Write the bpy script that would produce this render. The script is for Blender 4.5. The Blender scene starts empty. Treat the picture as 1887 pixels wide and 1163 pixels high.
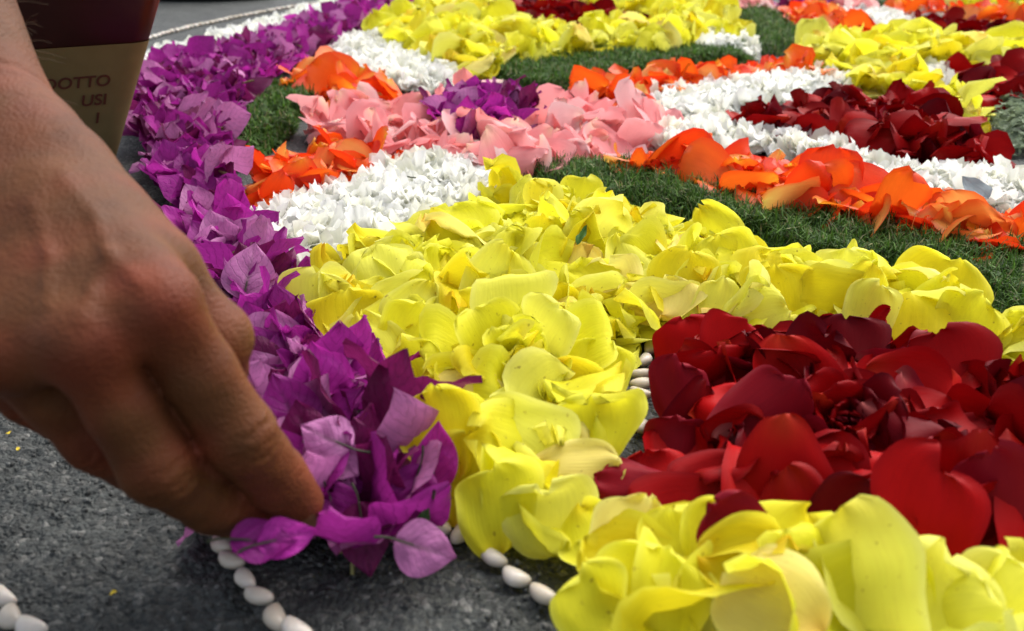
import bpy, math, random
import numpy as np
from mathutils import Vector, Matrix
from mathutils.bvhtree import BVHTree

# ------------------------------------------------------------------ camera, sky, sun, exposure
SC = bpy.context.scene
COL = SC.collection
CAM_H, PITCH = 0.21, math.radians(24.0)
PW, PH, FPX = 1887.0, 1163.0, 1852.0          # photograph size and its focal length in pixels
cd = bpy.data.cameras.new("camera")
cam = bpy.data.objects.new("camera", cd)
COL.objects.link(cam)
cd.sensor_width = 36.0
cd.lens = 36.0 * FPX / PW
cd.clip_start, cd.clip_end = 0.01, 500.0
cam.location = (0, 0, CAM_H)
cam.rotation_euler = (math.pi / 2 - PITCH, 0, 0)
cd.dof.use_dof = True
cd.dof.focus_distance = 0.52
cd.dof.aperture_fstop = 14.0
SC.camera = cam

SUN_EL, SUN_AZ = math.radians(52), math.radians(38)   # high, behind the carpet and to the right
world = bpy.data.worlds.new("World")
SC.world = world
world.use_nodes = True
wn = world.node_tree
bg = next(n for n in wn.nodes if n.type == 'BACKGROUND')
sky = wn.nodes.new("ShaderNodeTexSky")
sky.sky_type = 'NISHITA'
sky.sun_disc = False
sky.sun_elevation = SUN_EL
sky.sun_rotation = SUN_AZ
sky.air_density, sky.dust_density, sky.ozone_density = 1.0, 4.0, 1.0
hs = wn.nodes.new("ShaderNodeHueSaturation")          # bright overcast: the sky's blue is washed out by cloud
hs.inputs['Saturation'].default_value = 0.45
wn.links.new(sky.outputs[0], hs.inputs['Color'])
wn.links.new(hs.outputs[0], bg.inputs[0])
bg.inputs[1].default_value = 0.125
sl = bpy.data.lights.new("sun", 'SUN')
sun = bpy.data.objects.new("sun", sl)
COL.objects.link(sun)
sl.energy = 1.6
sl.angle = math.radians(75)
sl.color = (1.0, 0.975, 0.93)
sd = Vector((math.sin(SUN_AZ) * math.cos(SUN_EL), math.cos(SUN_AZ) * math.cos(SUN_EL), math.sin(SUN_EL)))
sun.rotation_euler = (-sd).to_track_quat('-Z', 'Y').to_euler()
SC.view_settings.view_transform = 'Standard'
SC.view_settings.look = 'None'
SC.view_settings.gamma = 1.0
SC.view_settings.use_curve_mapping = False
SC.view_settings.exposure = 0.95
SC.cycles.max_bounces = 8
SC.cycles.transmission_bounces = 6

# ------------------------------------------------------------------ helpers
rng = np.random.default_rng(7)
SP, CP = math.sin(PITCH), math.cos(PITCH)
CAMP = np.array([0, 0, CAM_H])

def ray(px, py):
    a, b = (px - PW / 2) / FPX, (PH / 2 - py) / FPX
    return np.array([a, CP + b * SP, -SP + b * CP])

def at(px, py, z=0.0):
    """the point of the level plane z that is seen at this spot of the photograph"""
    r = ray(px, py)
    return CAMP + r * ((z - CAM_H) / r[2])

def deep(px, py, d):
    return CAMP + ray(px, py) * d

def project(P):
    P = np.atleast_2d(P) - CAMP
    d = P[:, 1] * CP - P[:, 2] * SP
    u = P[:, 1] * SP + P[:, 2] * CP
    return np.stack([PW / 2 + FPX * P[:, 0] / d, PH / 2 - FPX * u / d, d], 1)

def mesh_data(name, V, F, mat=None, pig=None, puv=None, smooth=True):
    me = bpy.data.meshes.new(name)
    F = np.asarray(F, dtype=np.int32)
    V = np.asarray(V, dtype=np.float32)
    nf, k = F.shape
    me.vertices.add(len(V)); me.vertices.foreach_set("co", V.ravel())
    me.loops.add(nf * k); me.loops.foreach_set("vertex_index", F.ravel())
    me.polygons.add(nf); me.polygons.foreach_set("loop_start", np.arange(0, nf * k, k, dtype=np.int32))
    if pig is not None:
        c = np.ones((len(V), 4), np.float32); c[:, :3] = pig
        me.attributes.new("vertex_color", 'FLOAT_COLOR', 'POINT').data.foreach_set("color", c.ravel())
    if puv is not None:
        me.attributes.new("puv", 'FLOAT_VECTOR', 'POINT').data.foreach_set("vector", np.asarray(puv, np.float32).ravel())
    me.update(calc_edges=True)
    if smooth:
        me.polygons.foreach_set("use_smooth", np.ones(nf, dtype=bool))
    if mat is not None:
        me.materials.append(mat)
    return me

def link(name, me, parent=None, loc=None):
    o = bpy.data.objects.new(name, me)
    COL.objects.link(o)
    if loc is not None: o.location = loc
    if parent is not None: o.parent = parent
    return o

def tag(o, label=None, cat=None, group=None, kind=None):
    for k, v in (("label", label), ("category", cat), ("group", group), ("kind", kind)):
        if v: o[k] = v
    return o

def rot_axis(axis, ang):
    return np.array(Matrix.Rotation(ang, 3, Vector(axis)))

def inside(P, poly):
    x, y = P[:, 0], P[:, 1]
    r = np.zeros(len(P), bool)
    n = len(poly)
    for i in range(n):
        x1, y1 = poly[i]; x2, y2 = poly[(i + 1) % n]
        c = (y1 > y) != (y2 > y)
        with np.errstate(divide='ignore', invalid='ignore'):
            xi = (x2 - x1) * (y - y1) / (y2 - y1) + x1
        r ^= c & (x < xi)
    return r

def edge_dist(P, poly):
    d = np.full(len(P), 9.0)
    n = len(poly)
    for i in range(n):
        a = np.array(poly[i]); b = np.array(poly[(i + 1) % n]); ab = b - a
        t = np.clip(((P - a) @ ab) / max(ab @ ab, 1e-12), 0, 1)
        d = np.minimum(d, np.hypot(*(P - (a + t[:, None] * ab)).T))
    return d

def ground_poly(pts, z):
    return [tuple(at(x, y, z)[:2]) for x, y in pts]

def scatter(poly, s, jitter=0.36):
    A = np.array(poly); x0, y0 = A.min(0) - s; x1, y1 = A.max(0) + s
    ny = int((y1 - y0) / (s * .866)) + 2; nx = int((x1 - x0) / s) + 2
    J, I = np.mgrid[0:ny, 0:nx]
    P = np.stack([(x0 + (I + .5 * (J % 2)) * s).ravel(), (y0 + J * s * .866).ravel()], 1)
    P += rng.uniform(-jitter * s, jitter * s, P.shape) + rng.uniform(-s, s, 2) * .5
    return P[inside(P, poly)]

# ------------------------------------------------------------------ materials
def mat_new(name):
    m = bpy.data.materials.new(name); m.use_nodes = True
    nt = m.node_tree; nt.nodes.clear()
    out = nt.nodes.new("ShaderNodeOutputMaterial")
    return m, nt, out

def N(nt, t, **kw):
    n = nt.nodes.new(t)
    for k, v in kw.items(): setattr(n, k, v)
    return n

def petal_material(name, rough=0.5, spec=0.25, trans=0.35, vein=0.12, vein_scale=(26, 3, 1), bump=0.25, sheen=0.0, spots=0.0, spotcol=(.2, .12, .02), boost=1.25, ribs=False):
    m, nt, out = mat_new(name)
    L = nt.links.new
    at_ = N(nt, "ShaderNodeAttribute", attribute_name="vertex_color")
    uv = N(nt, "ShaderNodeAttribute", attribute_name="puv")
    mp = N(nt, "ShaderNodeMapping"); mp.inputs['Scale'].default_value = vein_scale
    L(uv.outputs['Vector'], mp.inputs['Vector'])
    nz = N(nt, "ShaderNodeTexNoise"); nz.inputs['Scale'].default_value = 1.0; nz.inputs['Detail'].default_value = 4
    L(mp.outputs[0], nz.inputs['Vector'])
    geo = N(nt, "ShaderNodeNewGeometry")
    n2 = N(nt, "ShaderNodeTexNoise"); n2.inputs['Scale'].default_value = 130; n2.inputs['Detail'].default_value = 3
    L(geo.outputs['Position'], n2.inputs['Vector'])
    ad = N(nt, "ShaderNodeMath", operation='ADD'); L(nz.outputs[0], ad.inputs[0]); L(n2.outputs[0], ad.inputs[1])
    mr = N(nt, "ShaderNodeMapRange"); mr.inputs['From Min'].default_value = .6; mr.inputs['From Max'].default_value = 1.4
    mr.inputs['To Min'].default_value = 1 - vein; mr.inputs['To Max'].default_value = 1 + vein
    L(ad.outputs[0], mr.inputs['Value'])
    vm = N(nt, "ShaderNodeVectorMath", operation='SCALE'); L(at_.outputs['Color'], vm.inputs[0]); L(mr.outputs[0], vm.inputs['Scale'])
    col = vm.outputs[0]
    if spots > 0:
        n3 = N(nt, "ShaderNodeTexNoise"); n3.inputs['Scale'].default_value = 420; n3.inputs['Detail'].default_value = 2
        L(geo.outputs['Position'], n3.inputs['Vector'])
        r3 = N(nt, "ShaderNodeMapRange"); r3.inputs['From Min'].default_value = .69; r3.inputs['From Max'].default_value = .78
        r3.inputs['To Max'].default_value = spots
        L(n3.outputs[0], r3.inputs['Value'])
        mx = N(nt, "ShaderNodeMix", data_type='RGBA'); L(r3.outputs[0], mx.inputs[0]); L(col, mx.inputs[6]); mx.inputs[7].default_value = (*spotcol, 1)
        col = mx.outputs[2]
    bp = N(nt, "ShaderNodeBump"); bp.inputs['Strength'].default_value = bump; bp.inputs['Distance'].default_value = .0012
    height = ad.outputs[0]
    if ribs:        # side veins that leave the midrib at a slant
        sx = N(nt, "ShaderNodeSeparateXYZ"); L(uv.outputs['Vector'], sx.inputs[0])
        ab = N(nt, "ShaderNodeMath", operation='ABSOLUTE'); L(sx.outputs[0], ab.inputs[0])
        m1 = N(nt, "ShaderNodeMath", operation='MULTIPLY_ADD'); L(ab.outputs[0], m1.inputs[0]); m1.inputs[1].default_value = -.75; L(sx.outputs[1], m1.inputs[2])
        m1b = N(nt, "ShaderNodeMath", operation='MULTIPLY_ADD'); L(nz.outputs[0], m1b.inputs[0]); m1b.inputs[1].default_value = .12; L(m1.outputs[0], m1b.inputs[2])
        m2 = N(nt, "ShaderNodeMath", operation='MULTIPLY'); L(m1b.outputs[0], m2.inputs[0]); m2.inputs[1].default_value = 7.0
        fr = N(nt, "ShaderNodeMath", operation='PINGPONG'); L(m2.outputs[0], fr.inputs[0]); fr.inputs[1].default_value = .5
        rr = N(nt, "ShaderNodeMapRange"); rr.inputs['From Min'].default_value = .0; rr.inputs['From Max'].default_value = .12; rr.inputs['To Min'].default_value = .78; rr.inputs['To Max'].default_value = 1.0
        L(fr.outputs[0], rr.inputs['Value'])
        v2 = N(nt, "ShaderNodeVectorMath", operation='SCALE'); L(col, v2.inputs[0]); L(rr.outputs[0], v2.inputs['Scale']); col = v2.outputs[0]
        hh = N(nt, "ShaderNodeMath", operation='MULTIPLY_ADD'); L(rr.outputs[0], hh.inputs[0]); hh.inputs[1].default_value = 1.2; L(ad.outputs[0], hh.inputs[2]); height = hh.outputs[0]
    L(height, bp.inputs['Height'])
    pb = N(nt, "ShaderNodeBsdfPrincipled")
    L(col, pb.inputs['Base Color']); L(bp.outputs[0], pb.inputs['Normal'])
    pb.inputs['Roughness'].default_value = rough
    pb.inputs['Specular IOR Level'].default_value = spec
    if sheen > 0:
        pb.inputs['Sheen Weight'].default_value = sheen
        pb.inputs['Sheen Roughness'].default_value = .35
    tr = N(nt, "ShaderNodeBsdfTranslucent")
    bt = N(nt, "ShaderNodeVectorMath", operation='SCALE'); L(col, bt.inputs[0]); bt.inputs['Scale'].default_value = boost
    mn = N(nt, "ShaderNodeVectorMath", operation='MINIMUM'); L(bt.outputs[0], mn.inputs[0]); mn.inputs[1].default_value = (.95, .95, .95)
    L(mn.outputs[0], tr.inputs['Color']); L(bp.outputs[0], tr.inputs['Normal'])
    ms = N(nt, "ShaderNodeMixShader"); ms.inputs[0].default_value = trans
    L(pb.outputs[0], ms.inputs[1]); L(tr.outputs[0], ms.inputs[2]); L(ms.outputs[0], out.inputs['Surface'])
    return m

def plain_material(name, color, rough=.6, spec=.3, noise=0.1, scale=200, bump=0.0, vertex_color=False, sss=0.0, sssr=(.002, .001, .0006)):
    m, nt, out = mat_new(name); L = nt.links.new
    pb = N(nt, "ShaderNodeBsdfPrincipled")
    geo = N(nt, "ShaderNodeTexCoord")
    nz = N(nt, "ShaderNodeTexNoise"); nz.inputs['Scale'].default_value = scale; nz.inputs['Detail'].default_value = 4
    L(geo.outputs['Object'], nz.inputs['Vector'])
    mr = N(nt, "ShaderNodeMapRange"); mr.inputs['From Min'].default_value = .3; mr.inputs['From Max'].default_value = .7
    mr.inputs['To Min'].default_value = 1 - noise; mr.inputs['To Max'].default_value = 1 + noise
    L(nz.outputs[0], mr.inputs['Value'])
    vm = N(nt, "ShaderNodeVectorMath", operation='SCALE')
    if vertex_color:
        a = N(nt, "ShaderNodeAttribute", attribute_name="vertex_color"); L(a.outputs['Color'], vm.inputs[0])
    else:
        vm.inputs[0].default_value = color
    L(mr.outputs[0], vm.inputs['Scale']); L(vm.outputs[0], pb.inputs['Base Color'])
    pb.inputs['Roughness'].default_value = rough; pb.inputs['Specular IOR Level'].default_value = spec
    if sss > 0:
        pb.inputs['Subsurface Weight'].default_value = sss; pb.inputs['Subsurface Radius'].default_value = (1, .5, .3); pb.inputs['Subsurface Scale'].default_value = sssr[0]
    if bump > 0:
        bp = N(nt, "ShaderNodeBump"); bp.inputs['Strength'].default_value = bump; bp.inputs['Distance'].default_value = .001
        L(nz.outputs[0], bp.inputs['Height']); L(bp.outputs[0], pb.inputs['Normal'])
    L(pb.outputs[0], out.inputs['Surface'])
    return m

M = {
    'yellow_rose_petal': petal_material("yellow_petal", rough=.6, spec=.12, trans=.38, vein=.07, vein_scale=(34, 2.5, 1), spots=.6, bump=.25),
    'red_rose_petal': petal_material("red_petal", rough=.5, spec=.07, trans=.09, vein=.08, vein_scale=(34, 2.5, 1), bump=.1),
    'orange_rose_petal': petal_material("orange_petal", rough=.45, spec=.3, trans=.35, vein=.07, bump=.12),
    'pink_rose_petal': petal_material("pink_petal", rough=.5, spec=.25, trans=.38, vein=.06),
    'carnation_petal': petal_material("white_petal", rough=.6, spec=.15, trans=.50, vein=.04, boost=1.08),
    'bougainvillea_flower': petal_material("bract", rough=.5, spec=.25, trans=.35, vein=.16, vein_scale=(9, 9, 1), bump=.5, ribs=True),
}
M_tube = plain_material("flower_tube", (.22, .2, .07), vertex_color=False)
M_stalk = plain_material("stalk", (.045, .05, .025))
M_grass = petal_material("grass_blade", rough=.6, spec=.2, trans=.3, vein=.2, bump=0)
def vary(m, lo, hi):
    nt = m.node_tree; pb = next(n for n in nt.nodes if n.type == 'BSDF_PRINCIPLED'); ln = pb.inputs['Base Color'].links[0]
    oi = N(nt, 'ShaderNodeObjectInfo'); mx = N(nt, 'ShaderNodeMix', data_type='RGBA', blend_type='MULTIPLY'); mx.inputs[0].default_value = 1
    cr = N(nt, 'ShaderNodeMix', data_type='RGBA'); nt.links.new(oi.outputs['Random'], cr.inputs[0]); cr.inputs[6].default_value = (*lo, 1); cr.inputs[7].default_value = (*hi, 1)
    src = ln.from_socket; nt.links.new(src, mx.inputs[6]); nt.links.new(cr.outputs[2], mx.inputs[7]); nt.links.new(mx.outputs[2], pb.inputs['Base Color'])
    return m
M_bean = plain_material("bean", (.60, .545, .47), rough=.32, spec=.45, noise=.05, scale=350, sss=.25)
vary(M_bean, (.82, .78, .70), (1.1, 1.1, 1.12))

# ------------------------------------------------------------------ ground: one sheet, finely broken up where the asphalt lies bare
def asphalt_material():
    m, nt, out = mat_new("asphalt"); L = nt.links.new
    geo = N(nt, "ShaderNodeNewGeometry")
    vo = N(nt, "ShaderNodeTexVoronoi"); vo.inputs['Scale'].default_value = 430
    vo2 = N(nt, "ShaderNodeTexVoronoi"); vo2.inputs['Scale'].default_value = 620
    nz = N(nt, "ShaderNodeTexNoise"); nz.inputs['Scale'].default_value = 28; nz.inputs['Detail'].default_value = 6
    nd = N(nt, "ShaderNodeTexNoise"); nd.inputs['Scale'].default_value = 900; nd.inputs['Detail'].default_value = 3
    dis = N(nt, "ShaderNodeTexNoise"); dis.inputs['Scale'].default_value = 180; dis.inputs['Detail'].default_value = 3
    sc = N(nt, "ShaderNodeVectorMath", operation='SCALE'); sc.inputs['Scale'].default_value = .003
    L(geo.outputs['Position'], dis.inputs['Vector']); L(dis.outputs['Color'], sc.inputs[0])
    ad = N(nt, "ShaderNodeVectorMath", operation='ADD'); L(geo.outputs['Position'], ad.inputs[0]); L(sc.outputs[0], ad.inputs[1])
    L(ad.outputs[0], vo.inputs['Vector']); L(ad.outputs[0], vo2.inputs['Vector'])
    L(geo.outputs['Position'], nz.inputs['Vector']); L(geo.outputs['Position'], nd.inputs['Vector'])
    hsv = N(nt, "ShaderNodeSeparateColor"); L(vo.outputs['Color'], hsv.inputs[0])
    cr = N(nt, "ShaderNodeValToRGB")
    cr.color_ramp.elements[0].position = 0; cr.color_ramp.elements[0].color = (.030, .034, .033, 1)
    e = cr.color_ramp.elements.new(.6); e.color = (.047, .052, .049, 1)
    e = cr.color_ramp.elements.new(.86); e.color = (.066, .069, .064, 1)
    cr.color_ramp.elements[-1].position = 1.0; cr.color_ramp.elements[-1].color = (.14, .14, .13, 1)
    L(hsv.outputs[0], cr.inputs[0])
    hs2 = N(nt, "ShaderNodeSeparateColor"); L(vo2.outputs['Color'], hs2.inputs[0])
    r2 = N(nt, "ShaderNodeMapRange"); r2.inputs['To Min'].default_value = .6; r2.inputs['To Max'].default_value = 1.4; L(hs2.outputs[1], r2.inputs['Value'])
    r3 = N(nt, "ShaderNodeMapRange"); r3.inputs['From Min'].default_value = .3; r3.inputs['From Max'].default_value = .7; r3.inputs['To Min'].default_value = .7; r3.inputs['To Max'].default_value = 1.25; L(nz.outputs[0], r3.inputs['Value'])
    mm = N(nt, "ShaderNodeMath", operation='MULTIPLY'); L(r2.outputs[0], mm.inputs[0]); L(r3.outputs[0], mm.inputs[1])
    vs = N(nt, "ShaderNodeVectorMath", operation='SCALE'); L(cr.outputs[0], vs.inputs[0]); L(mm.outputs[0], vs.inputs['Scale'])
    pb = N(nt, "ShaderNodeBsdfPrincipled"); L(vs.outputs[0], pb.inputs['Base Color'])
    pb.inputs['Roughness'].default_value = .62; pb.inputs['Specular IOR Level'].default_value = .4
    h = N(nt, "ShaderNodeMath", operation='MULTIPLY_ADD'); L(vo.outputs['Distance'], h.inputs[0]); h.inputs[1].default_value = -1.2; L(nd.outputs[0], h.inputs[2])
    bp = N(nt, "ShaderNodeBump"); bp.inputs['Strength'].default_value = .8; bp.inputs['Distance'].default_value = .0022
    L(h.outputs[0], bp.inputs['Height']); L(bp.outputs[0], pb.inputs['Normal'])
    L(pb.outputs[0], out.inputs['Surface'])
    return m

def vnoise(x, y, seed):
    """smooth value noise on arrays"""
    r = np.random.default_rng(seed).random((64, 64))
    xi, yi = np.floor(x).astype(int), np.floor(y).astype(int)
    fx, fy = x - xi, y - yi
    fx, fy = fx * fx * (3 - 2 * fx), fy * fy * (3 - 2 * fy)
    g = lambda a, b: r[a % 64, b % 64]
    return (g(xi, yi) * (1 - fx) + g(xi + 1, yi) * fx) * (1 - fy) + (g(xi, yi + 1) * (1 - fx) + g(xi + 1, yi + 1) * fx) * fy

def build_ground():
    xs = np.concatenate([np.array([-60, -12, -3, -1.2, -.5]), np.arange(-.3, .1, .0014), np.array([.2, .5, 1.2, 3, 12, 60])])
    ys = np.concatenate([np.array([-40, -8, -1.5, -.2, .1]), np.arange(.2, .48, .0014), np.array([.6, .8, 1.2, 1.8, 3, 6, 14, 60])])
    X, Y = np.meshgrid(xs, ys)
    fade = np.clip((X + .30) / .02, 0, 1) * np.clip((.10 - X) / .02, 0, 1) * np.clip((Y - .2) / .02, 0, 1) * np.clip((.48 - Y) / .02, 0, 1)
    Z = (vnoise(X / .0042, Y / .0042, 1) - .5) * .0015 + (vnoise(X / .0021 + 9, Y / .0021, 2) - .5) * .0010 + (vnoise(X / .017, Y / .017, 3) - .5) * .0016
    st = vnoise(X / .006 + 31, Y / .006 + 5, 4)
    Z += np.clip((st - .66) * 10, 0, 1) * .0009 - np.clip((.25 - st) * 6, 0, 1) * .0012
    Z = (Z - .0016) * fade
    V = np.stack([X.ravel(), Y.ravel(), Z.ravel()], 1)
    nx, ny = len(xs), len(ys)
    idx = np.arange(nx * ny).reshape(ny, nx)
    F = np.stack([idx[:-1, :-1], idx[:-1, 1:], idx[1:, 1:], idx[1:, :-1]], -1).reshape(-1, 4)
    o = link("asphalt_ground", mesh_data("asphalt_ground", V, F, asphalt_material()))
    tag(o, kind="structure", label="rough grey asphalt paving under the petal carpet")
build_ground()

# ------------------------------------------------------------------ petal shapes (local: x across, y base to tip, z up)
def grid_faces(n, m):
    idx = np.arange(n * m).reshape(n, m)
    return np.stack([idx[:-1, :-1], idx[:-1, 1:], idx[1:, 1:], idx[1:, :-1]], -1).reshape(-1, 4)

def bend_line(V, p, ang, fold, r):
    """fold the sheet about a line through p at angle ang, with a soft radius"""
    c, s = math.cos(ang), math.sin(ang)
    d = np.array([c, s]); nrm = np.array([-s, c])
    q = V[:, :2] - p
    a, t = q @ d, q @ nrm
    f = fold
    arc = r / max(abs(f), 1e-3)
    tt = np.clip(t, 0, r)
    tx = np.sin(f * tt / r) * r / f
    tz = (1 - np.cos(f * tt / r)) * r / f
    over = np.clip(t - r, 0, None)
    tx += over * math.cos(f); tz += over * math.sin(f)
    tx = np.where(t < 0, t, tx); tz = np.where(t < 0, 0, tz)
    out = V.copy()
    out[:, :2] = p + a[:, None] * d + tx[:, None] * nrm
    out[:, 2] = V[:, 2] * np.where(t > r, math.cos(f), 1) + tz
    return out

def rose_petal(L, W, n, bx=.8, by=.5, curl=0., wave=.0015, crumple=.001, fold=None, notch=.03, taper=.38):
    t = np.linspace(.03, .985, n); u = np.linspace(-1, 1, n)
    y0 = (1 - np.cos(math.pi * t)) / 2
    prof = np.sin(math.pi * t) ** .60 * ((1 - taper) + taper * 1.25 * y0)
    prof /= prof.max()
    T, U = np.meshgrid(t, u, indexing='ij'); Y0 = np.repeat(y0[:, None], n, 1)
    ph = rng.uniform(0, 6.28, 6)
    pw = prof[:, None] * (1 + .09 * np.sin(4.5 * T + ph[0]) * U + .045 * np.sin(9 * T + ph[1]) + .025 * np.sin(17 * T + ph[5]) * np.sign(U))
    x = U * pw * W / 2
    y = Y0 + notch * np.sin(2.6 * U + ph[2]) * Y0 ** 3 + .022 * np.sin(7.5 * U + ph[3]) * Y0 ** 4 - .02 * np.abs(U) ** 2.5 * Y0 ** 2 + .05 * rng.normal() * U
    y = y * L
    z = np.zeros_like(x)
    V = np.stack([x.ravel(), y.ravel(), z.ravel()], 1)
    if fold is not None:
        V = bend_line(V, np.array([fold[2] * W / 2, L * fold[3]]), fold[0], fold[1], fold[4])
        x, y, z = V.T
    # lengthwise bend with a curling tip, integrated along the petal
    s = np.linspace(-.3, 1.3, 65)
    phi = by * (s - .4) + curl * np.clip(s - .62, 0, None) ** 2 * 6
    ds = s[1] - s[0]
    cy, cz = np.cumsum(np.cos(phi)) * ds, np.cumsum(np.sin(phi)) * ds
    yl = y.ravel() / L
    PY, PZ, PP = np.interp(yl, s, cy) * L, np.interp(yl, s, cz) * L, np.interp(yl, s, phi)
    xx = x.ravel() if x.ndim > 1 else x
    zz = z.ravel() if z.ndim > 1 else z
    k = bx / W
    if abs(bx) > .02:
        X = np.sin(k * xx) / k; Zl = (1 - np.cos(k * xx)) / k
    else:
        X = xx; Zl = 0 * xx
    Zl = Zl + zz
    R = np.maximum(np.abs(U.ravel()), np.abs(2 * Y0.ravel() - 1))
    Zl = Zl + wave * np.sin(4.2 * U.ravel() * (1 if rng.random() < .5 else 1.7) + 5 * Y0.ravel() + ph[3]) * R ** 2
    Zl = Zl + crumple * (np.sin(260 * xx + 120 * y.ravel() + ph[4]) + np.sin(-150 * xx + 280 * y.ravel() + ph[5])) * .6
    out = np.stack([X, PY - Zl * np.sin(PP), PZ + Zl * np.cos(PP)], 1)
    out -= out.mean(0)
    return out, grid_faces(n, n), np.stack([U.ravel() * .5, Y0.ravel(), 0 * U.ravel() + rng.uniform(0, 50)], 1)

def bract_shape(L, W, n, bx=.6, by=.5, wave=.0012, m=None):
    t = np.linspace(.02, 1, n); u = np.linspace(-1, 1, n)
    prof = (t ** .62) * (1 - t ** 1.25) ** 1.12
    prof /= prof.max(); prof[-1] = .01
    T, U = np.meshgrid(t, u, indexing='ij')
    ph = rng.uniform(0, 6.28, 4)
    x = U * prof[:, None] * W / 2 * (1 + .05 * np.sin(7 * T + ph[0]) * U)
    k = bx / W
    phi = by * (T - .35)
    cy = np.cumsum(np.cos(by * (t - .35))) / n; cz = np.cumsum(np.sin(by * (t - .35))) / n
    PY = np.repeat(cy[:, None], n, 1) * L; PZ = np.repeat(cz[:, None], n, 1) * L
    X = np.sin(k * x) / k; Zl = (1 - np.cos(k * x)) / k
    Zl = Zl + wave * np.sin(5 * T * 2 + ph[1] + 2.5 * U) * np.abs(U) ** 1.5 - .0012 * np.exp(-(U / .12) ** 2) * (1 - T)
    Zl = Zl + .0006 * np.sin(16 * T - 5 * np.abs(U) + ph[2]) * (1 - np.abs(U))
    V = np.stack([X, PY - Zl * np.sin(phi), PZ + Zl * np.cos(phi)], -1).reshape(-1, 3)
    return V, grid_faces(n, n), np.stack([U.ravel() * .5, T.ravel(), 0 * U.ravel() + rng.uniform(0, 50)], 1)

def carnation_shape(L, W, nu, nv):
    t = np.linspace(0, 1, nv); u = np.linspace(-1, 1, nu)
    T, U = np.meshgrid(t, u, indexing='ij')
    ph = rng.uniform(0, 6.28, 4)
    teeth = np.where(np.arange(nu) % 2 == 0, 1, -1)[None, :] * rng.uniform(.4, 1.2, nu)[None, :]
    ang = U * rng.uniform(.65, 1.0)
    r = T * (1 - .10 * U ** 2) + teeth * .04 * T ** 4
    x = np.sin(ang) * r * W * .75; y = np.cos(ang) * r * L
    rip = np.sin(U * rng.uniform(5, 8) + ph[0]) * .0034 * T ** 1.5 + np.sin(U * 14 + ph[1]) * .0014 * T ** 2
    b = rng.uniform(-.6, .9)
    z = rip + b * (y / L) ** 2 * L * .35 + rng.uniform(-8, 25) * x * x
    V = np.stack([x, y, z], -1).reshape(-1, 3); V -= V.mean(0)
    return V, grid_faces(nv, nu), np.stack([U.ravel() * .5, T.ravel(), 0 * U.ravel() + rng.uniform(0, 50)], 1)

def lerp(a, b, t):
    return np.asarray(a)[None] * (1 - t[:, None]) + np.asarray(b)[None] * t[:, None]

# petal colors: tone word -> (base, body, rim); pale yellow rims paint in edge highlights
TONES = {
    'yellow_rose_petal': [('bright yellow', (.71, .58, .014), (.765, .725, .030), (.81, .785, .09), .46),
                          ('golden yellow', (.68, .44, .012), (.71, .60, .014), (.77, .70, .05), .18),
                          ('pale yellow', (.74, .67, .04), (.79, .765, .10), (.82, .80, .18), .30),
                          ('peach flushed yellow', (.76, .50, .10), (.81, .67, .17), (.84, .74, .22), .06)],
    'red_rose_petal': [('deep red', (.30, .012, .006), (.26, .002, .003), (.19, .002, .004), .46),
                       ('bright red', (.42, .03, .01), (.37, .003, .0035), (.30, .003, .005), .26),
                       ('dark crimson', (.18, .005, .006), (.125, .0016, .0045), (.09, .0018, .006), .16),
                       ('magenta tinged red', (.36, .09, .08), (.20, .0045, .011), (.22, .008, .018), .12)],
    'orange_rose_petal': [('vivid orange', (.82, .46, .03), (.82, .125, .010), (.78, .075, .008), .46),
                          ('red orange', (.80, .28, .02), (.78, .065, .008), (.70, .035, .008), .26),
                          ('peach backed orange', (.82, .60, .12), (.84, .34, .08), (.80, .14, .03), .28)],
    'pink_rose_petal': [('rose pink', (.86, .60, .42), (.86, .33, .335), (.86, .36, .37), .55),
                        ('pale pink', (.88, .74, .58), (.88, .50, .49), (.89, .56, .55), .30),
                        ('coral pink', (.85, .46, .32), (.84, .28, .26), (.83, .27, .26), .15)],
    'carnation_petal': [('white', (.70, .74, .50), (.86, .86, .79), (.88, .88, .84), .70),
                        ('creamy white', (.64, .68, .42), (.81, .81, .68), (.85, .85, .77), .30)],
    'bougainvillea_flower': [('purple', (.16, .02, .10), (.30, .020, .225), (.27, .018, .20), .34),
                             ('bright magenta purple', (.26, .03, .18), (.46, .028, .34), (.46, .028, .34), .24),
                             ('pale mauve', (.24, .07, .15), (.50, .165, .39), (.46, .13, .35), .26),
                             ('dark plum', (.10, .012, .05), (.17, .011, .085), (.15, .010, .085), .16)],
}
def pick_tone(kind, rare=None):
    tn = TONES[kind]
    i = rng.choice(len(tn), p=[t[4] for t in tn])
    return tn[i]
def tone_named(kind, word):
    return next(t for t in TONES[kind] if t[0] == word)

def vertex_color(kind, tone, uv):
    u, v = uv[:, 0] * 2, uv[:, 1]
    b, c, r = (np.array(x) for x in tone[1:4])
    k = rng.normal(1, .05)
    if kind == 'bougainvillea_flower':
        mid = np.exp(-(u / .09) ** 2) * (1 - v) * .9
        col = lerp(c, b * np.array([.5, 1.2, .5]), np.clip(mid, 0, 1))
    else:
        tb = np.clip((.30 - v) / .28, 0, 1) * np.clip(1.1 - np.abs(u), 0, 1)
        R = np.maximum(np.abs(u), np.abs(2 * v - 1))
        col = lerp(c, r, np.clip((R - .72) / .28, 0, 1) ** 2)  # paler rim tones paint in the highlight along a petal's thick edge
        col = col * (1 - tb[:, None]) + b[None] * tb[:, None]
    return np.clip(col * k, 0, .9)

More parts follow.
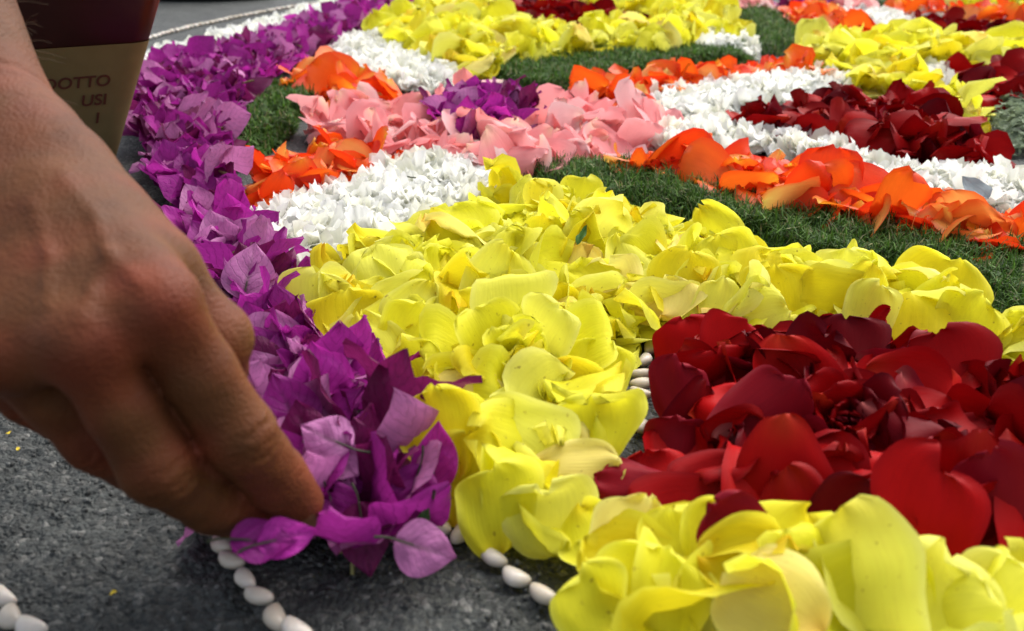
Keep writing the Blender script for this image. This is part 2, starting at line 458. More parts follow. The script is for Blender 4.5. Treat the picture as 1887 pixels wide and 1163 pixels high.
# ------------------------------------------------------------------ heaping: a height map on which every petal comes to rest
HX0, HY0, HC = -1.6, .15, .003
HM = np.zeros((int(3.6 / HC), int(2.9 / HC)), np.float32)
def hidx(P):
    return (np.clip(((P[:, 0] - HX0) / HC).astype(int), 0, HM.shape[0] - 1),
            np.clip(((P[:, 1] - HY0) / HC).astype(int), 0, HM.shape[1] - 1))

def settle(V, q=70, zmax=None):
    """V in place (z relative): returns the lift with which it lies on what is below"""
    i, j = hidx(V)
    need = HM[i, j] - V[:, 2]
    z = np.percentile(need, q)
    if zmax is not None: z = min(z, zmax)
    return max(z, .0006 - V[:, 2].min())

def deposit(V):
    i, j = hidx(V)
    np.maximum.at(HM, (i, j), V[:, 2].astype(np.float32))

PIECES = []     # dicts: kind, bed, tone, shape, c, parts=[(part, V, F, pig, uv, mat)], label, name
class Hero: pass
HERO_XY = {}

def orient(yaw, tilt, tdir):
    R1 = rot_axis((0, 0, 1), yaw)
    ax = (math.cos(tdir), math.sin(tdir), 0)
    return rot_axis(ax, tilt) @ R1

def add_rose(kind, xy, bed, layer, size, hmax, ndiv):
    tone = pick_tone(kind)
    L = size * rng.uniform(.68, 1.22); W = L * rng.uniform(.78, 1.15)
    r = rng.random()
    bx, by, curl, fold, shp = rng.uniform(.3, 1.2), rng.uniform(-.2, .9), rng.uniform(-.3, .3), None, 'cupped'
    if rng.random() < .35: bx, by = -bx, -by; shp = 'arched'
    if r < .20: curl = rng.choice([-1, 1]) * rng.uniform(1.2, 3.0); shp = 'curl-tipped'
    elif r < .38: fold = (rng.uniform(0, 6.28), rng.choice([-1, 1]) * rng.uniform(.8, 2.0), rng.uniform(-.4, .4), rng.uniform(.35, .65), size * rng.uniform(.06, .2)); shp = 'folded'
    elif r < .48: bx = rng.choice([-1, 1]) * rng.uniform(1.8, 3.2); shp = 'rolled'
    elif r < .60: bx, by, shp = rng.uniform(-.25, .25), rng.uniform(-.3, .3), 'flat'
    if kind == 'red_rose_petal' and shp in ('cupped', 'arched', 'flat'):
        bx = rng.choice([-1, 1]) * rng.uniform(.6, 1.9); curl = rng.choice([-1, 1]) * rng.uniform(.4, 1.8)
    wav, cr = .0036, .0013
    if kind == 'red_rose_petal': wav, cr = .0016, .0002
    if kind in ('orange_rose_petal', 'pink_rose_petal'): wav, cr = .0018, .0003
    V, F, uv = rose_petal(L, W, ndiv, bx, by, curl, wave=wav * rng.uniform(.5, 1.6), crumple=cr, fold=fold, notch=rng.uniform(-.05, .05))
    tilt = abs(rng.normal(0, .35 if layer == 0 else (.95 if kind == 'red_rose_petal' else .66)))
    tilt = min(tilt, 1.25)
    if tilt > .75 and shp in ('cupped', 'flat', 'arched'): shp = 'upright'
    V = V @ orient(rng.uniform(0, 6.28), tilt, rng.uniform(0, 6.28)).T
    V[:, 0] += xy[0]; V[:, 1] += xy[1]
    V[:, 2] += settle(V, 62, hmax)
    deposit(V)
    PIECES.append(dict(kind=kind, bed=bed, tone=tone[0], shape=shp, c=V.mean(0), size=L,
                       parts=[(None, V, F, vertex_color(kind, tone, uv), uv, M[kind])]))

def add_carnation(xy, bed, layer, size, hmax, far):
    kind = 'carnation_petal'
    tone = pick_tone(kind)
    V, F, uv = carnation_shape(size * rng.uniform(.8, 1.2), size * rng.uniform(.7, 1.1), 9 if far else 13, 4 if far else 5)
    tilt = rng.uniform(.1, .6) if layer == 0 else abs(rng.normal(.2, .45)) + .1
    yaw = rng.uniform(0, 6.28)
    # tip lifts up: rotate about the petal's own cross axis
    R = rot_axis((0, 0, 1), yaw) @ rot_axis((1, 0, 0), tilt) @ rot_axis((0, 1, 0), rng.normal(0, .4))
    V = V @ R.T
    V[:, 0] += xy[0]; V[:, 1] += xy[1]
    V[:, 2] += settle(V, 55, hmax)
    deposit(V)
    pig = vertex_color(kind, tone, uv)
    PIECES.append(dict(kind=kind, bed=bed, tone=tone[0], shape=('tall' if V[:, 2].max() > .017 else 'upright') if tilt > .8 else ('flat' if tilt < .4 else ('frilled' if np.ptp(V[:, 0]) > .017 else 'slim')), c=V.mean(0), size=size,
                       parts=[(None, V, F, pig, uv, M[kind])]))

def tube(P, r0, r1, k=6):
    """thin tube along points P"""
    P = np.asarray(P, float); n = len(P)
    T = np.gradient(P, axis=0); T /= np.linalg.norm(T, axis=1)[:, None] + 1e-9
    ref = np.array([0, 0, 1.]) if abs(T[0, 2]) < .9 else np.array([1., 0, 0])
    A = np.cross(T, ref); A /= np.linalg.norm(A, axis=1)[:, None] + 1e-9
    B = np.cross(T, A)
    th = np.linspace(0, 2 * math.pi, k, endpoint=False)
    r = np.linspace(r0, r1, n)
    V = (P[:, None] + r[:, None, None] * (np.cos(th)[None, :, None] * A[:, None] + np.sin(th)[None, :, None] * B[:, None])).reshape(-1, 3)
    F = []
    for i in range(n - 1):
        for j in range(k):
            F.append((i * k + j, i * k + (j + 1) % k, (i + 1) * k + (j + 1) % k, (i + 1) * k + j))
    return V, np.array(F)

def add_bougainvillea(xy, bed, layer, size, hmax, ndiv, axis_tilt=None, tone=None, tdir=None, lift=None, label=None, spin=None, opening=None):
    kind = 'bougainvillea_flower'
    tone = tone or pick_tone(kind)
    at_ = abs(rng.normal(0, .65)) if axis_tilt is None else axis_tilt
    td = rng.uniform(0, 6.28) if tdir is None else tdir
    O = orient(rng.uniform(0, 6.28) if spin is None else spin, at_, td)
    parts = []
    op = rng.uniform(.35, 1.05) if opening is None else opening     # how far each bract leans out from the axis
    for k in range(3):
        V, F, uv = bract_shape(size * rng.uniform(.9, 1.12), size * rng.uniform(.68, .86), ndiv, bx=rng.uniform(.1, .9), by=rng.uniform(-.9, .5), wave=.0016 * size / .026)
        R = rot_axis((0, 0, 1), k * 2.094 + rng.normal(0, .15)) @ rot_axis((1, 0, 0), math.pi / 2 - op + rng.normal(0, .2))
        V = (V + np.array([0, .0015, 0])) @ R.T
        parts.append(['bract', V, F, vertex_color(kind, tone, uv), uv, M[kind]])
    P = np.array([[0, 0, -.006], [0, 0, 0], [.001, .001, size * .3], [.002, .001, size * .5]])
    V, F = tube(P, .0007, .0011, 5)
    parts.append(['flower_tube', V, F, None, None, M_tube])
    allV = np.concatenate([p[1] for p in parts]) @ O.T
    c0 = allV.mean(0)
    allV = allV - c0 + np.array([xy[0], xy[1], 0])
    z = settle(allV, 55, hmax) if lift is None else lift
    z = max(z, .0006 - np.percentile(allV[:, 2], 4))
    low = allV[:, 2] + z
    for p in parts:
        W_ = p[1] @ O.T - c0 + np.array([xy[0], xy[1], z])
        W_[:, 2] = np.where(W_[:, 2] < .0008, .0008 + (W_[:, 2] - .0008) * .02, W_[:, 2])
        W_[:, 2] = np.maximum(W_[:, 2], .0004)
        p[1] = W_
        if p[0] == 'bract': deposit(W_)
    shp = 'open' if op > .75 else ('half-open' if op > .5 else 'closed')
    PIECES.append(dict(kind=kind, bed=bed, tone=tone[0], shape=shp, c=np.array([xy[0], xy[1], z]), size=size, parts=[tuple(p) for p in parts], label=label))

# ------------------------------------------------------------------ person: one continuous forearm and hand, grown from a blended distance field
def surface_nets(f, org, h):
    s = f < 0
    nx, ny, nz = f.shape
    c = np.zeros((nx - 1, ny - 1, nz - 1), np.int8)
    for a in (0, 1):
        for b in (0, 1):
            for d in (0, 1):
                c += s[a:nx - 1 + a, b:ny - 1 + b, d:nz - 1 + d]
    I, J, K = np.nonzero((c > 0) & (c < 8))
    vid = -np.ones(c.shape, np.int64); vid[I, J, K] = np.arange(len(I))
    acc = np.zeros((len(I), 3)); cnt = np.zeros(len(I))
    cor = [(a, b, d) for a in (0, 1) for b in (0, 1) for d in (0, 1)]
    for p in cor:
        for ax in range(3):
            if p[ax]: continue
            q = list(p); q[ax] = 1
            f0 = f[I + p[0], J + p[1], K + p[2]]; f1 = f[I + q[0], J + q[1], K + q[2]]
            m = (f0 < 0) != (f1 < 0)
            t = np.where(m, f0 / np.where(m, f0 - f1, 1), 0)
            pos = np.tile(np.array(p, float), (len(I), 1)); pos[:, ax] += t
            acc[m] += pos[m]; cnt[m] += 1
    V = (np.stack([I, J, K], 1) + acc / cnt[:, None]) * h + org
    Q = []
    for ax in range(3):
        b, d = (ax + 1) % 3, (ax + 2) % 3
        sl0 = [slice(None)] * 3; sl1 = [slice(None)] * 3
        sl0[ax] = slice(0, -1); sl1[ax] = slice(1, None)
        ch = s[tuple(sl0)] != s[tuple(sl1)]
        E = np.stack(np.nonzero(ch), 1)
        E = E[(E[:, b] > 0) & (E[:, d] > 0) & (E[:, b] < f.shape[b] - 1) & (E[:, d] < f.shape[d] - 1)]
        neg = s[tuple(E.T)]
        ob = np.zeros(3, int); ob[b] = 1
        od = np.zeros(3, int); od[d] = 1
        q = np.stack([vid[tuple((E - ob - od).T)], vid[tuple((E - od).T)], vid[tuple(E.T)], vid[tuple((E - ob).T)]], 1)
        q[~neg] = q[~neg][:, ::-1]
        Q.append(q)
    return V, np.concatenate(Q)

class Field:
    def __init__(self, lo, hi, h):
        self.lo, self.h = np.array(lo), h
        n = np.ceil((np.array(hi) - lo) / h).astype(int) + 1
        self.f = np.full(n, .05, np.float32)
        self.ax = [np.arange(k, dtype=np.float32) * h + l for k, l in zip(n, lo)]
    def window(self, pts, pad):
        lo, hi = np.min(pts, 0) - pad, np.max(pts, 0) + pad
        a = np.clip(((lo - self.lo) / self.h).astype(int), 0, None)
        b = np.minimum(((hi - self.lo) / self.h).astype(int) + 2, self.f.shape)
        sl = tuple(slice(i, max(j, i)) for i, j in zip(a, b))
        return sl, np.ix_(*[x[q] for x, q in zip(self.ax, sl)])
    def capsule(self, a, b, r0, r1, k):
        a, b = np.array(a, np.float32), np.array(b, np.float32)
        sl, (X, Y, Z) = self.window([a, b], max(r0, r1) + 3 * k + .002)
        ab = b - a; L2 = float(ab @ ab) + 1e-12
        px, py, pz = X - a[0], Y - a[1], Z - a[2]
        t = np.clip((px * ab[0] + py * ab[1] + pz * ab[2]) / L2, 0, 1)
        d = np.sqrt((px - t * ab[0]) ** 2 + (py - t * ab[1]) ** 2 + (pz - t * ab[2]) ** 2) - (r0 + (r1 - r0) * t)
        self.union(sl, d, k)
    def union(self, sl, d, k):
        g = self.f[sl]
        if k <= 0: self.f[sl] = np.minimum(g, d); return
        hh = np.clip(k - np.abs(g - d), 0, None) / k
        self.f[sl] = np.minimum(g, d) - hh * hh * k * .25
    def merge(self, other, k):
        self.union(tuple(slice(0, n) for n in self.f.shape), other.f, k)

def skin_material():
    m, nt, out = mat_new("skin"); L = nt.links.new
    tc = N(nt, "ShaderNodeTexCoord")
    att = N(nt, "ShaderNodeAttribute", attribute_name="vertex_color")
    n1 = N(nt, "ShaderNodeTexNoise"); n1.inputs['Scale'].default_value = 70; n1.inputs['Detail'].default_value = 5
    L(tc.outputs['Object'], n1.inputs['Vector'])
    # fine creases run across the limb
    mp = N(nt, "ShaderNodeMapping"); mp.inputs['Rotation'].default_value = (0, math.radians(-38), math.radians(20)); mp.inputs['Scale'].default_value = (190, 190, 900)
    L(tc.outputs['Object'], mp.inputs['Vector'])
    n2 = N(nt, "ShaderNodeTexNoise"); n2.inputs['Scale'].default_value = 1.0; n2.inputs['Detail'].default_value = 3; n2.inputs['Distortion'].default_value = .6
    L(mp.outputs[0], n2.inputs['Vector'])
    vo = N(nt, "ShaderNodeTexVoronoi"); vo.inputs['Scale'].default_value = 900; L(tc.outputs['Object'], vo.inputs['Vector'])
    mr = N(nt, "ShaderNodeMapRange"); mr.inputs['From Min'].default_value = .3; mr.inputs['From Max'].default_value = .7; mr.inputs['To Min'].default_value = .78; mr.inputs['To Max'].default_value = 1.22
    L(n1.outputs[0], mr.inputs['Value'])
    vs = N(nt, "ShaderNodeVectorMath", operation='SCALE'); L(att.outputs['Color'], vs.inputs[0]); L(mr.outputs[0], vs.inputs['Scale'])
    pb = N(nt, "ShaderNodeBsdfPrincipled"); L(vs.outputs[0], pb.inputs['Base Color'])
    pb.inputs['Roughness'].default_value = .55; pb.inputs['Specular IOR Level'].default_value = .16
    pb.inputs['Subsurface Weight'].default_value = .12; pb.inputs['Subsurface Radius'].default_value = (1, .35, .2); pb.inputs['Subsurface Scale'].default_value = .003
    ad = N(nt, "ShaderNodeMath", operation='MULTIPLY_ADD'); L(n2.outputs[0], ad.inputs[0]); ad.inputs[1].default_value = 1.0; L(vo.outputs['Distance'], ad.inputs[2])
    bp = N(nt, "ShaderNodeBump"); bp.inputs['Strength'].default_value = .36; bp.inputs['Distance'].default_value = .0008
    L(ad.outputs[0], bp.inputs['Height']); L(bp.outputs[0], pb.inputs['Normal'])
    L(pb.outputs[0], out.inputs['Surface'])
    return m

def build_hand():
    D = deep
    mm = .001
    wr = D(-45, 285, .318)                        # wrist centre
    elbow = D(-375, -420, .40)
    fingers = dict(
        index=[D(288, 560, .258), D(440, 802, .278), D(508, 880, .297), D(551, 925, .307)],
        middle=[D(150, 630, .252), D(292, 860, .272), D(390, 924, .294), D(470, 955, .310)],
        ring=[D(12, 640, .258), D(180, 806, .283), D(292, 880, .300), D(410, 925, .318)],
        little=[D(-85, 610, .275), D(55, 730, .300), D(170, 800, .312), D(270, 850, .322)])
    radii = dict(index=[10.4, 10.3, 9.2, 7.6], middle=[10.2, 10.2, 9.2, 7.8], ring=[10, 9.6, 8.6, 7.4], little=[9, 8.4, 7.6, 6.5])
    thumb = [D(52, 290, .315), D(286, 505, .287), D(390, 625, .294), D(402, 722, .325), D(430, 840, .338)]
    lo = np.array([-.335, .17, .0]); hi = np.array([-.04, .50, .297])
    h = .0012
    F = Field(lo, hi, h)
    # palm and wrist
    side = thumb[0] - wr; side /= np.linalg.norm(side)
    for o in (-15, -6, 3, 10):
        F.capsule(elbow + side * o * mm * 1.5, wr + side * o * mm * 1.0, .036, .0190, .010)
    for nm, w in (('index', 16), ('middle', 4), ('ring', -6), ('little', -15)):
        mc = fingers[nm][0]
        F.capsule(wr + side * w * mm, mc, .0165, .0118, .014)
    F.capsule(fingers['index'][0] * .9 + wr * .1, fingers['little'][0] * .9 + wr * .1, .0085, .008, .008)
    mid_i = wr * .45 + fingers['index'][0] * .55
    mid_l = wr * .45 + fingers['little'][0] * .55
    F.capsule(mid_i, mid_l, .012, .011, .014)
    # dig the palm side fuller (thenar)
    F.capsule(thumb[0], thumb[1], .0125, .0116, .012)
    F.capsule(thumb[1], mid_i + np.array([0, .004, -.006]), .009, .010, .012)
    F.capsule(wr, thumb[0] - side * 3 * mm, .017, .0125, .012)
    # thumb side of the wrist
    F.capsule(D(-130, 70, .355), D(-12, 222, .325), .020, .0160, .008)
    F.capsule(D(-12, 222, .325), D(112, 322, .305), .0160, .0130, .008)
    F.capsule(D(112, 322, .305), D(222, 440, .293), .0130, .0115, .008)
    for nm in fingers:
        G = Field(lo, hi, h)
        J = fingers[nm]; R = [x * mm for x in radii[nm]]
        waist = .93
        for a in range(3):
            m = J[a] * .5 + J[a + 1] * .5
            rm = (R[a] + R[a + 1]) / 2 * waist
            G.capsule(J[a], m, R[a], rm, .003); G.capsule(m, J[a + 1], rm, R[a + 1], .003)
        F.merge(G, .0012)
    # flesh between the fingers, set back from the camera so a dark groove stays
    for p, q in (('index', 'middle'), ('middle', 'ring'), ('ring', 'little')):
        for t in (.0, .3, .6, .95):
            m = (fingers[p][0] * (1 - t) + fingers[p][1] * t + fingers[q][0] * (1 - t) + fingers[q][1] * t) / 2
            m = m + (m - CAMP) / np.linalg.norm(m - CAMP) * .0078
            F.capsule(m, m + (fingers[p][1] - fingers[p][0]) * .1, .0070, .0070, .002)
        for t in (.3, .8):
            m = (fingers[p][1] * (1 - t) + fingers[p][2] * t + fingers[q][1] * (1 - t) + fingers[q][2] * t) / 2
            m = m + (m - CAMP) / np.linalg.norm(m - CAMP) * .0105
            F.capsule(m, m + (fingers[p][2] - fingers[p][1]) * .3, .0058, .0058, .001)
    G = Field(lo, hi, h)
    R = [.0125, .0104, .0116, .0092, .0078]
    for a in range(1, 4):
        m = thumb[a] * .5 + thumb[a + 1] * .5; rm = (R[a] + R[a + 1]) / 2 * .94
        G.capsule(thumb[a], m, R[a], rm, .003); G.capsule(m, thumb[a + 1], rm, R[a + 1], .003)
    F.merge(G, .0045)
    # knuckle heads and tendons on the back of the hand
    back = CAMP - (wr + fingers['middle'][0]) / 2; back /= np.linalg.norm(back)
    for nm in ('index', 'middle', 'ring'):
        k = fingers[nm][0]
        F.capsule(k + back * 4.6 * mm, k + back * 4.0 * mm + (fingers[nm][1] - k) * .12, .0078, .007, .006)
        F.capsule(k + back * 8.8 * mm, wr + back * 15.0 * mm + side * dict(index=9, middle=3, ring=-3)[nm] * mm, .0021, .0016, .006)
        p = fingers[nm][1]
        F.capsule(p + back * 2.6 * mm, p + back * 2.4 * mm + (fingers[nm][2] - p) * .1, .0082, .0078, .004)
    # veins over the back of the hand
    vein = [(120, 330), (175, 400), (200, 470), (255, 520)], [(200, 470), (170, 540), (150, 590)], [(60, 380), (90, 470), (85, 560)]
    V, Q = surface_nets(F.f, F.lo, h)
    tri = V[Q]
    # smooth
    E = np.concatenate([Q[:, [0, 1]], Q[:, [1, 2]], Q[:, [2, 3]], Q[:, [3, 0]]])
    E = np.concatenate([E, E[:, ::-1]])
    def blur(A, it, w=.6):
        for _ in range(it):
            S = np.zeros_like(A); C = np.zeros(len(A))
            np.add.at(S, E[:, 0], A[E[:, 1]]); np.add.at(C, E[:, 0], 1)
            A = A * (1 - w) + w * S / C.reshape((-1,) + (1,) * (A.ndim - 1))
        return A
    V = blur(V, 5)
    nr = np.cross(V[Q[:, 2]] - V[Q[:, 0]], V[Q[:, 3]] - V[Q[:, 1]])
    nv = np.zeros_like(V)
    for k in range(4): np.add.at(nv, Q[:, k], nr)
    nv /= np.linalg.norm(nv, axis=1)[:, None] + 1e-12
    if np.mean(np.einsum('ij,ij->i', nv, V - V.mean(0))) < 0: Q = Q[:, ::-1]; nv = -nv
    dz = np.zeros(len(V)); red = np.zeros(len(V))
    dorsal = np.clip(nv @ back, 0, 1)
    for nm in fingers:
        J = fingers[nm]
        for a, amp, wid, offs in ((1, 2.6, .0125, (-4.4, -2.2, .2, 1.9, 4.2)), (2, 1.6, .010, (-1.6, .6))):
            ax = (J[a + 1] - J[a - 1]); ax /= np.linalg.norm(ax)
            rel = V - J[a]
            near = np.exp(-(np.einsum('ij,ij->i', rel, rel) / (wid ** 2)) * .8)
            cr = np.cross(ax, back); cr /= np.linalg.norm(cr)
            s = rel @ ax + .0011 * np.sin((rel @ cr) * 330 + a) + .0006 * np.sin((rel @ cr) * 900)
            for o in offs:
                dz -= amp * .00075 * near * np.sqrt(dorsal) * (.6 + .8 * vnoise((rel @ cr) / .004 + o, s * 0 + a, 21)) * np.exp(-((s - o * mm) / .00085) ** 2)
            red += near * dorsal * .8
        rel = V - (J[0] + back * .008)
        red += .7 * np.exp(-np.einsum('ij,ij->i', rel, rel) / .011 ** 2)
        rel = V - J[3]; red += .7 * np.exp(-np.einsum('ij,ij->i', rel, rel) / .012 ** 2)
    pj = project(V)
    for line in vein:
        for p, q in zip(line[:-1], line[1:]):
            p, q = np.array(p, float), np.array(q, float)
            t = np.clip(((pj[:, :2] - p) @ (q - p)) / ((q - p) @ (q - p)), 0, 1)
            d = np.hypot(*(pj[:, :2] - (p + t[:, None] * (q - p))).T)
            dz += .0007 * np.exp(-(d / 17) ** 2) * (dorsal > .2)
    # wrist crease and broad unevenness
    axw = fingers['middle'][0] - wr; axw /= np.linalg.norm(axw)
    s = (V - wr) @ axw
    wv = (V - wr) @ side
    for o, am in ((-.006, .9), (.0, .45), (.014, .4)):
        dz -= am * .0008 * np.exp(-((s - o - .002 * np.sin(wv * 120)) / .0016) ** 2)
    dz += .0003 * (vnoise(V[:, 0] / .006 + V[:, 2] / .009, V[:, 1] / .006, 8) - .5) + .0001 * (vnoise(V[:, 0] / .002 + V[:, 2] / .004, V[:, 1] / .0022, 9) - .5)
    V = V + nv * dz[:, None]
    red = np.clip(red, 0, 1)
    mot = vnoise(V[:, 0] / .012, V[:, 1] / .012 + V[:, 2] / .012, 12)
    pig = lerp((.106, .038, .0130), (.160, .034, .0155), np.clip(red * .9 + (mot - .42) * .9, 0, 1))
    pig *= (.90 + .2 * vnoise(V[:, 0] / .02 + 7, V[:, 2] / .02 + V[:, 1] / .03, 13))[:, None]
    o = link("person", mesh_data("person", V, Q, skin_material(), pig=pig))
    tag(o, "bare tanned forearm and hand reaching down from the left to pinch purple bracts", "person")
    # nails on the two fingers that show, lying on the far side of the tip
    M_nail = plain_material("fingernail", (.16, .066, .034), rough=.4, spec=.35, noise=.04)
    for nm in ('index',):
        J = fingers[nm]; ax = J[3] - J[2]; ax /= np.linalg.norm(ax)
        up = back - ax * (back @ ax); up /= np.linalg.norm(up)
        cr = np.cross(ax, up)
        if nm == 'index': up = up * .80 - cr * .60 * (1 if (cr @ np.array([0, 0, 1])) > 0 else -1); up /= np.linalg.norm(up); cr = np.cross(ax, up)
        u, v = np.meshgrid(np.linspace(-1, 1, 9), np.linspace(-1, 1, 9))
        u, v = u * np.sqrt(1 - v * v / 2.2), v * np.sqrt(1 - u * u / 2.2)
        th = u * .72 * np.sqrt(np.clip(1.15 - .35 * v ** 2, 0, 1))
        rr = radii[nm][3] * mm * .985
        P = J[3] + (ax * .0012) + (v * .0048)[..., None] * ax + (rr * np.cos(th))[..., None] * up + (rr * np.sin(th))[..., None] * cr
        link("fingernail", mesh_data("fingernail", P.reshape(-1, 3), grid_faces(9, 9), M_nail), o)
    # fine hair along the thumb side of the forearm
    VV, FF, n0 = [], [], 0
    hr = np.random.default_rng(5)
    sel = np.nonzero((s < -.012) & (nv @ side > .1))[0]
    for i in hr.choice(sel, min(160, len(sel)), replace=False):
        d = nv[i] * .5 + axw * .9 + hr.normal(0, .35, 3); d /= np.linalg.norm(d)
        ln = hr.uniform(.006, .013)
        P = [V[i] - nv[i] * .0005, V[i] + nv[i] * .001 + d * ln * .5, V[i] + nv[i] * .0015 + d * ln + np.array([0, 0, -.001])]
        a, b = tube(P, .00009, .00004, 3)
        VV.append(a); FF.append(b + n0); n0 += len(a)
    if VV:
        tag(link("arm_hair", mesh_data("arm_hair", np.concatenate(VV), np.concatenate(FF), plain_material("hair", (.10, .06, .03))), o), kind="stuff")
    # rolled sleeve where the forearm leaves the picture
    ax = elbow - wr; ax /= np.linalg.norm(ax)
    a1 = np.cross(ax, side); a1 /= np.linalg.norm(a1); a2 = np.cross(a1, ax)
    th = np.linspace(0, 2 * math.pi, 40, endpoint=False)
    R_ = []
    for d, r in ((-.012, .045), (-.016, .050), (-.012, .053), (-.002, .0535), (.004, .050), (.008, .0535), (.016, .054), (.024, .051), (.05, .054), (.09, .060), (.13, .064), (.15, .05), (.152, .002)):
        rr = r + .0018 * np.sin(th * 3 + d * 90) + .0012 * np.sin(th * 7 - d * 160)
        R_.append(elbow + ax * d + rr[:, None] * (np.cos(th)[:, None] * a1 + np.sin(th)[:, None] * a2))
    n = len(th); SF = [(i * n + j, i * n + (j + 1) % n, (i + 1) * n + (j + 1) % n, (i + 1) * n + j) for i in range(len(R_) - 1) for j in range(n)]
    link("shirt_sleeve", mesh_data("shirt_sleeve", np.concatenate(R_), SF, plain_material("cotton", (.10, .12, .16), rough=.9, spec=.1, noise=.15, scale=300)), o)
    return o, V, Q, wr, elbow
PERSON, HAND_V, HAND_F, WRIST, ELBOW = build_hand()
# ------------------------------------------------------------------ the carpet's beds, each outlined on the ground
def bean_shape(L, W):
    n, m = 14, 12
    t = np.linspace(0, math.pi, n); p = np.linspace(0, 2 * math.pi, m, endpoint=False)
    T, Pp = np.meshgrid(t, p, indexing='ij')
    sq = np.abs(np.sin(T)) ** .82
    x = -np.cos(T) * L / 2
    y = sq * np.cos(Pp) * W / 2 * (1 - .10 * np.cos(T * 2)) + rng.uniform(.05, .18) * L * (np.cos(T) ** 2 - .4) * 1.0
    z = sq * np.sin(Pp) * W / 2 * .88
    V = np.stack([x, y, z], -1).reshape(-1, 3)
    idx = np.arange(n * m).reshape(n, m)
    F = np.stack([idx[:-1], np.roll(idx[:-1], -1, 1), np.roll(idx[1:], -1, 1), idx[1:]], -1).reshape(-1, 4)
    return V, F
BEANS = [bean_shape(.0114 * rng.uniform(.9, 1.06), .0056 * rng.uniform(.9, 1.15)) for _ in range(8)]
BEAN_ME = [mesh_data("white_bean", v, f, M_bean) for v, f in BEANS]

def bean(px, py, ang, label, group, scale=1.0):
    k = int(rng.integers(8))
    o = link("white_bean", BEAN_ME[k])
    p = at(px, py, .003 * scale)
    o.location = (p[0], p[1], .0029 * scale)
    o.rotation_euler = (rng.uniform(-.4, .4), rng.uniform(-.1, .1), ang)
    o.scale = (scale,) * 3
    tag(o, label, "bean", group)
    return o

def image_dir(px, py, deg):
    """ground heading of a direction seen in the photograph at that spot (degrees, 0 right, 90 up)"""
    a = at(px, py); b = at(px + 4 * math.cos(math.radians(deg)), py - 4 * math.sin(math.radians(deg)))
    return math.atan2(b[1] - a[1], b[0] - a[0])

G_B = "white beans laid end to end as outlines"
near = [
    (383, 972, -12, "white bean half under the fingertips, first of the string running down the asphalt"),
    (410, 998, -70, "short upright white bean just below the bean under the fingertips"),
    (425, 1031, -28, "long white bean third down the string below the fingertips"),
    (452, 1065, -60, "small tilted white bean fourth down the string below the fingertips"),
    (476, 1097, -18, "plump cream bean fifth down the string below the fingertips"),
    (509, 1137, -70, "white kidney bean near the bottom edge, sixth below the fingertips"),
    (545, 1158, -30, "white bean cut by the bottom edge below the fingertips"),
    (6, 1098, -40, "cream bean cut by the left edge in the bottom left corner"),
    (20, 1136, -70, "round white bean in the bottom left corner, middle of three"),
    (56, 1154, -25, "white bean in the bottom left corner, lowest and rightmost of three"),
    (811, 966, -45, "white bean leaning on the purple bracts at the tip of the yellow bed"),
    (851, 980, 50, "white bean peeking from under the yellow petals beside the purple bracts"),
    (909, 1026, -28, "white bean nearest the yellow petals in the loose row of three"),
    (950, 1062, -22, "middle bean of the loose row of three on the asphalt"),
    (1001, 1094, -30, "last bean of the loose row of three, farthest from the purple bracts"),
    (1197, 640, 80, "white bean topmost in the gap between yellow and red petals"),
    (1188, 662, 60, "white bean second down in the gap between yellow and red petals"),
    (1183, 688, 10, "round white bean third down in the gap between yellow and red petals"),
    (1182, 706, 5, "round white bean fourth down in the gap between yellow and red petals"),
    (1180, 724, -15, "white bean lowest in the gap between yellow and red petals"),
    (1182, 784, 80, "white bean half buried where yellow and red petals meet"),
    (1098, 915, 40, "white bean between yellow petals at the sharp left corner of the red bed"),
    (570, 618, -45, "white bean between the purple bracts and the yellow petals above the fingers"),
]
for px, py, dg, lab in near:
    bean(px, py, image_dir(px, py, dg), lab, G_B)
far_line = [(235, 82), (300, 62), (345, 50), (420, 34), (520, 15), (610, 1), (660, -6)]
pts = np.array([at(x, y, .003)[:2] for x, y in far_line])
seg = np.hypot(*np.diff(pts, axis=0).T); cum = np.concatenate([[0], np.cumsum(seg)])
for s in np.arange(0, cum[-1], .0118):
    p = np.array([np.interp(s, cum, pts[:, 0]), np.interp(s, cum, pts[:, 1])]); q = np.array([np.interp(s + .006, cum, pts[:, 0]), np.interp(s + .006, cum, pts[:, 1])])
    o = link("white_bean", BEAN_ME[int(rng.integers(8))])
    o.location = (p[0] + rng.normal(0, .0006), p[1] + rng.normal(0, .0006), .003)
    o.rotation_euler = (rng.uniform(-.4, .4), 0, math.atan2(*(q - p)[::-1]) + rng.normal(0, .25))
    tag(o, "small white bean in the long far border line at the upper left", "bean", "white beans of the far border line")

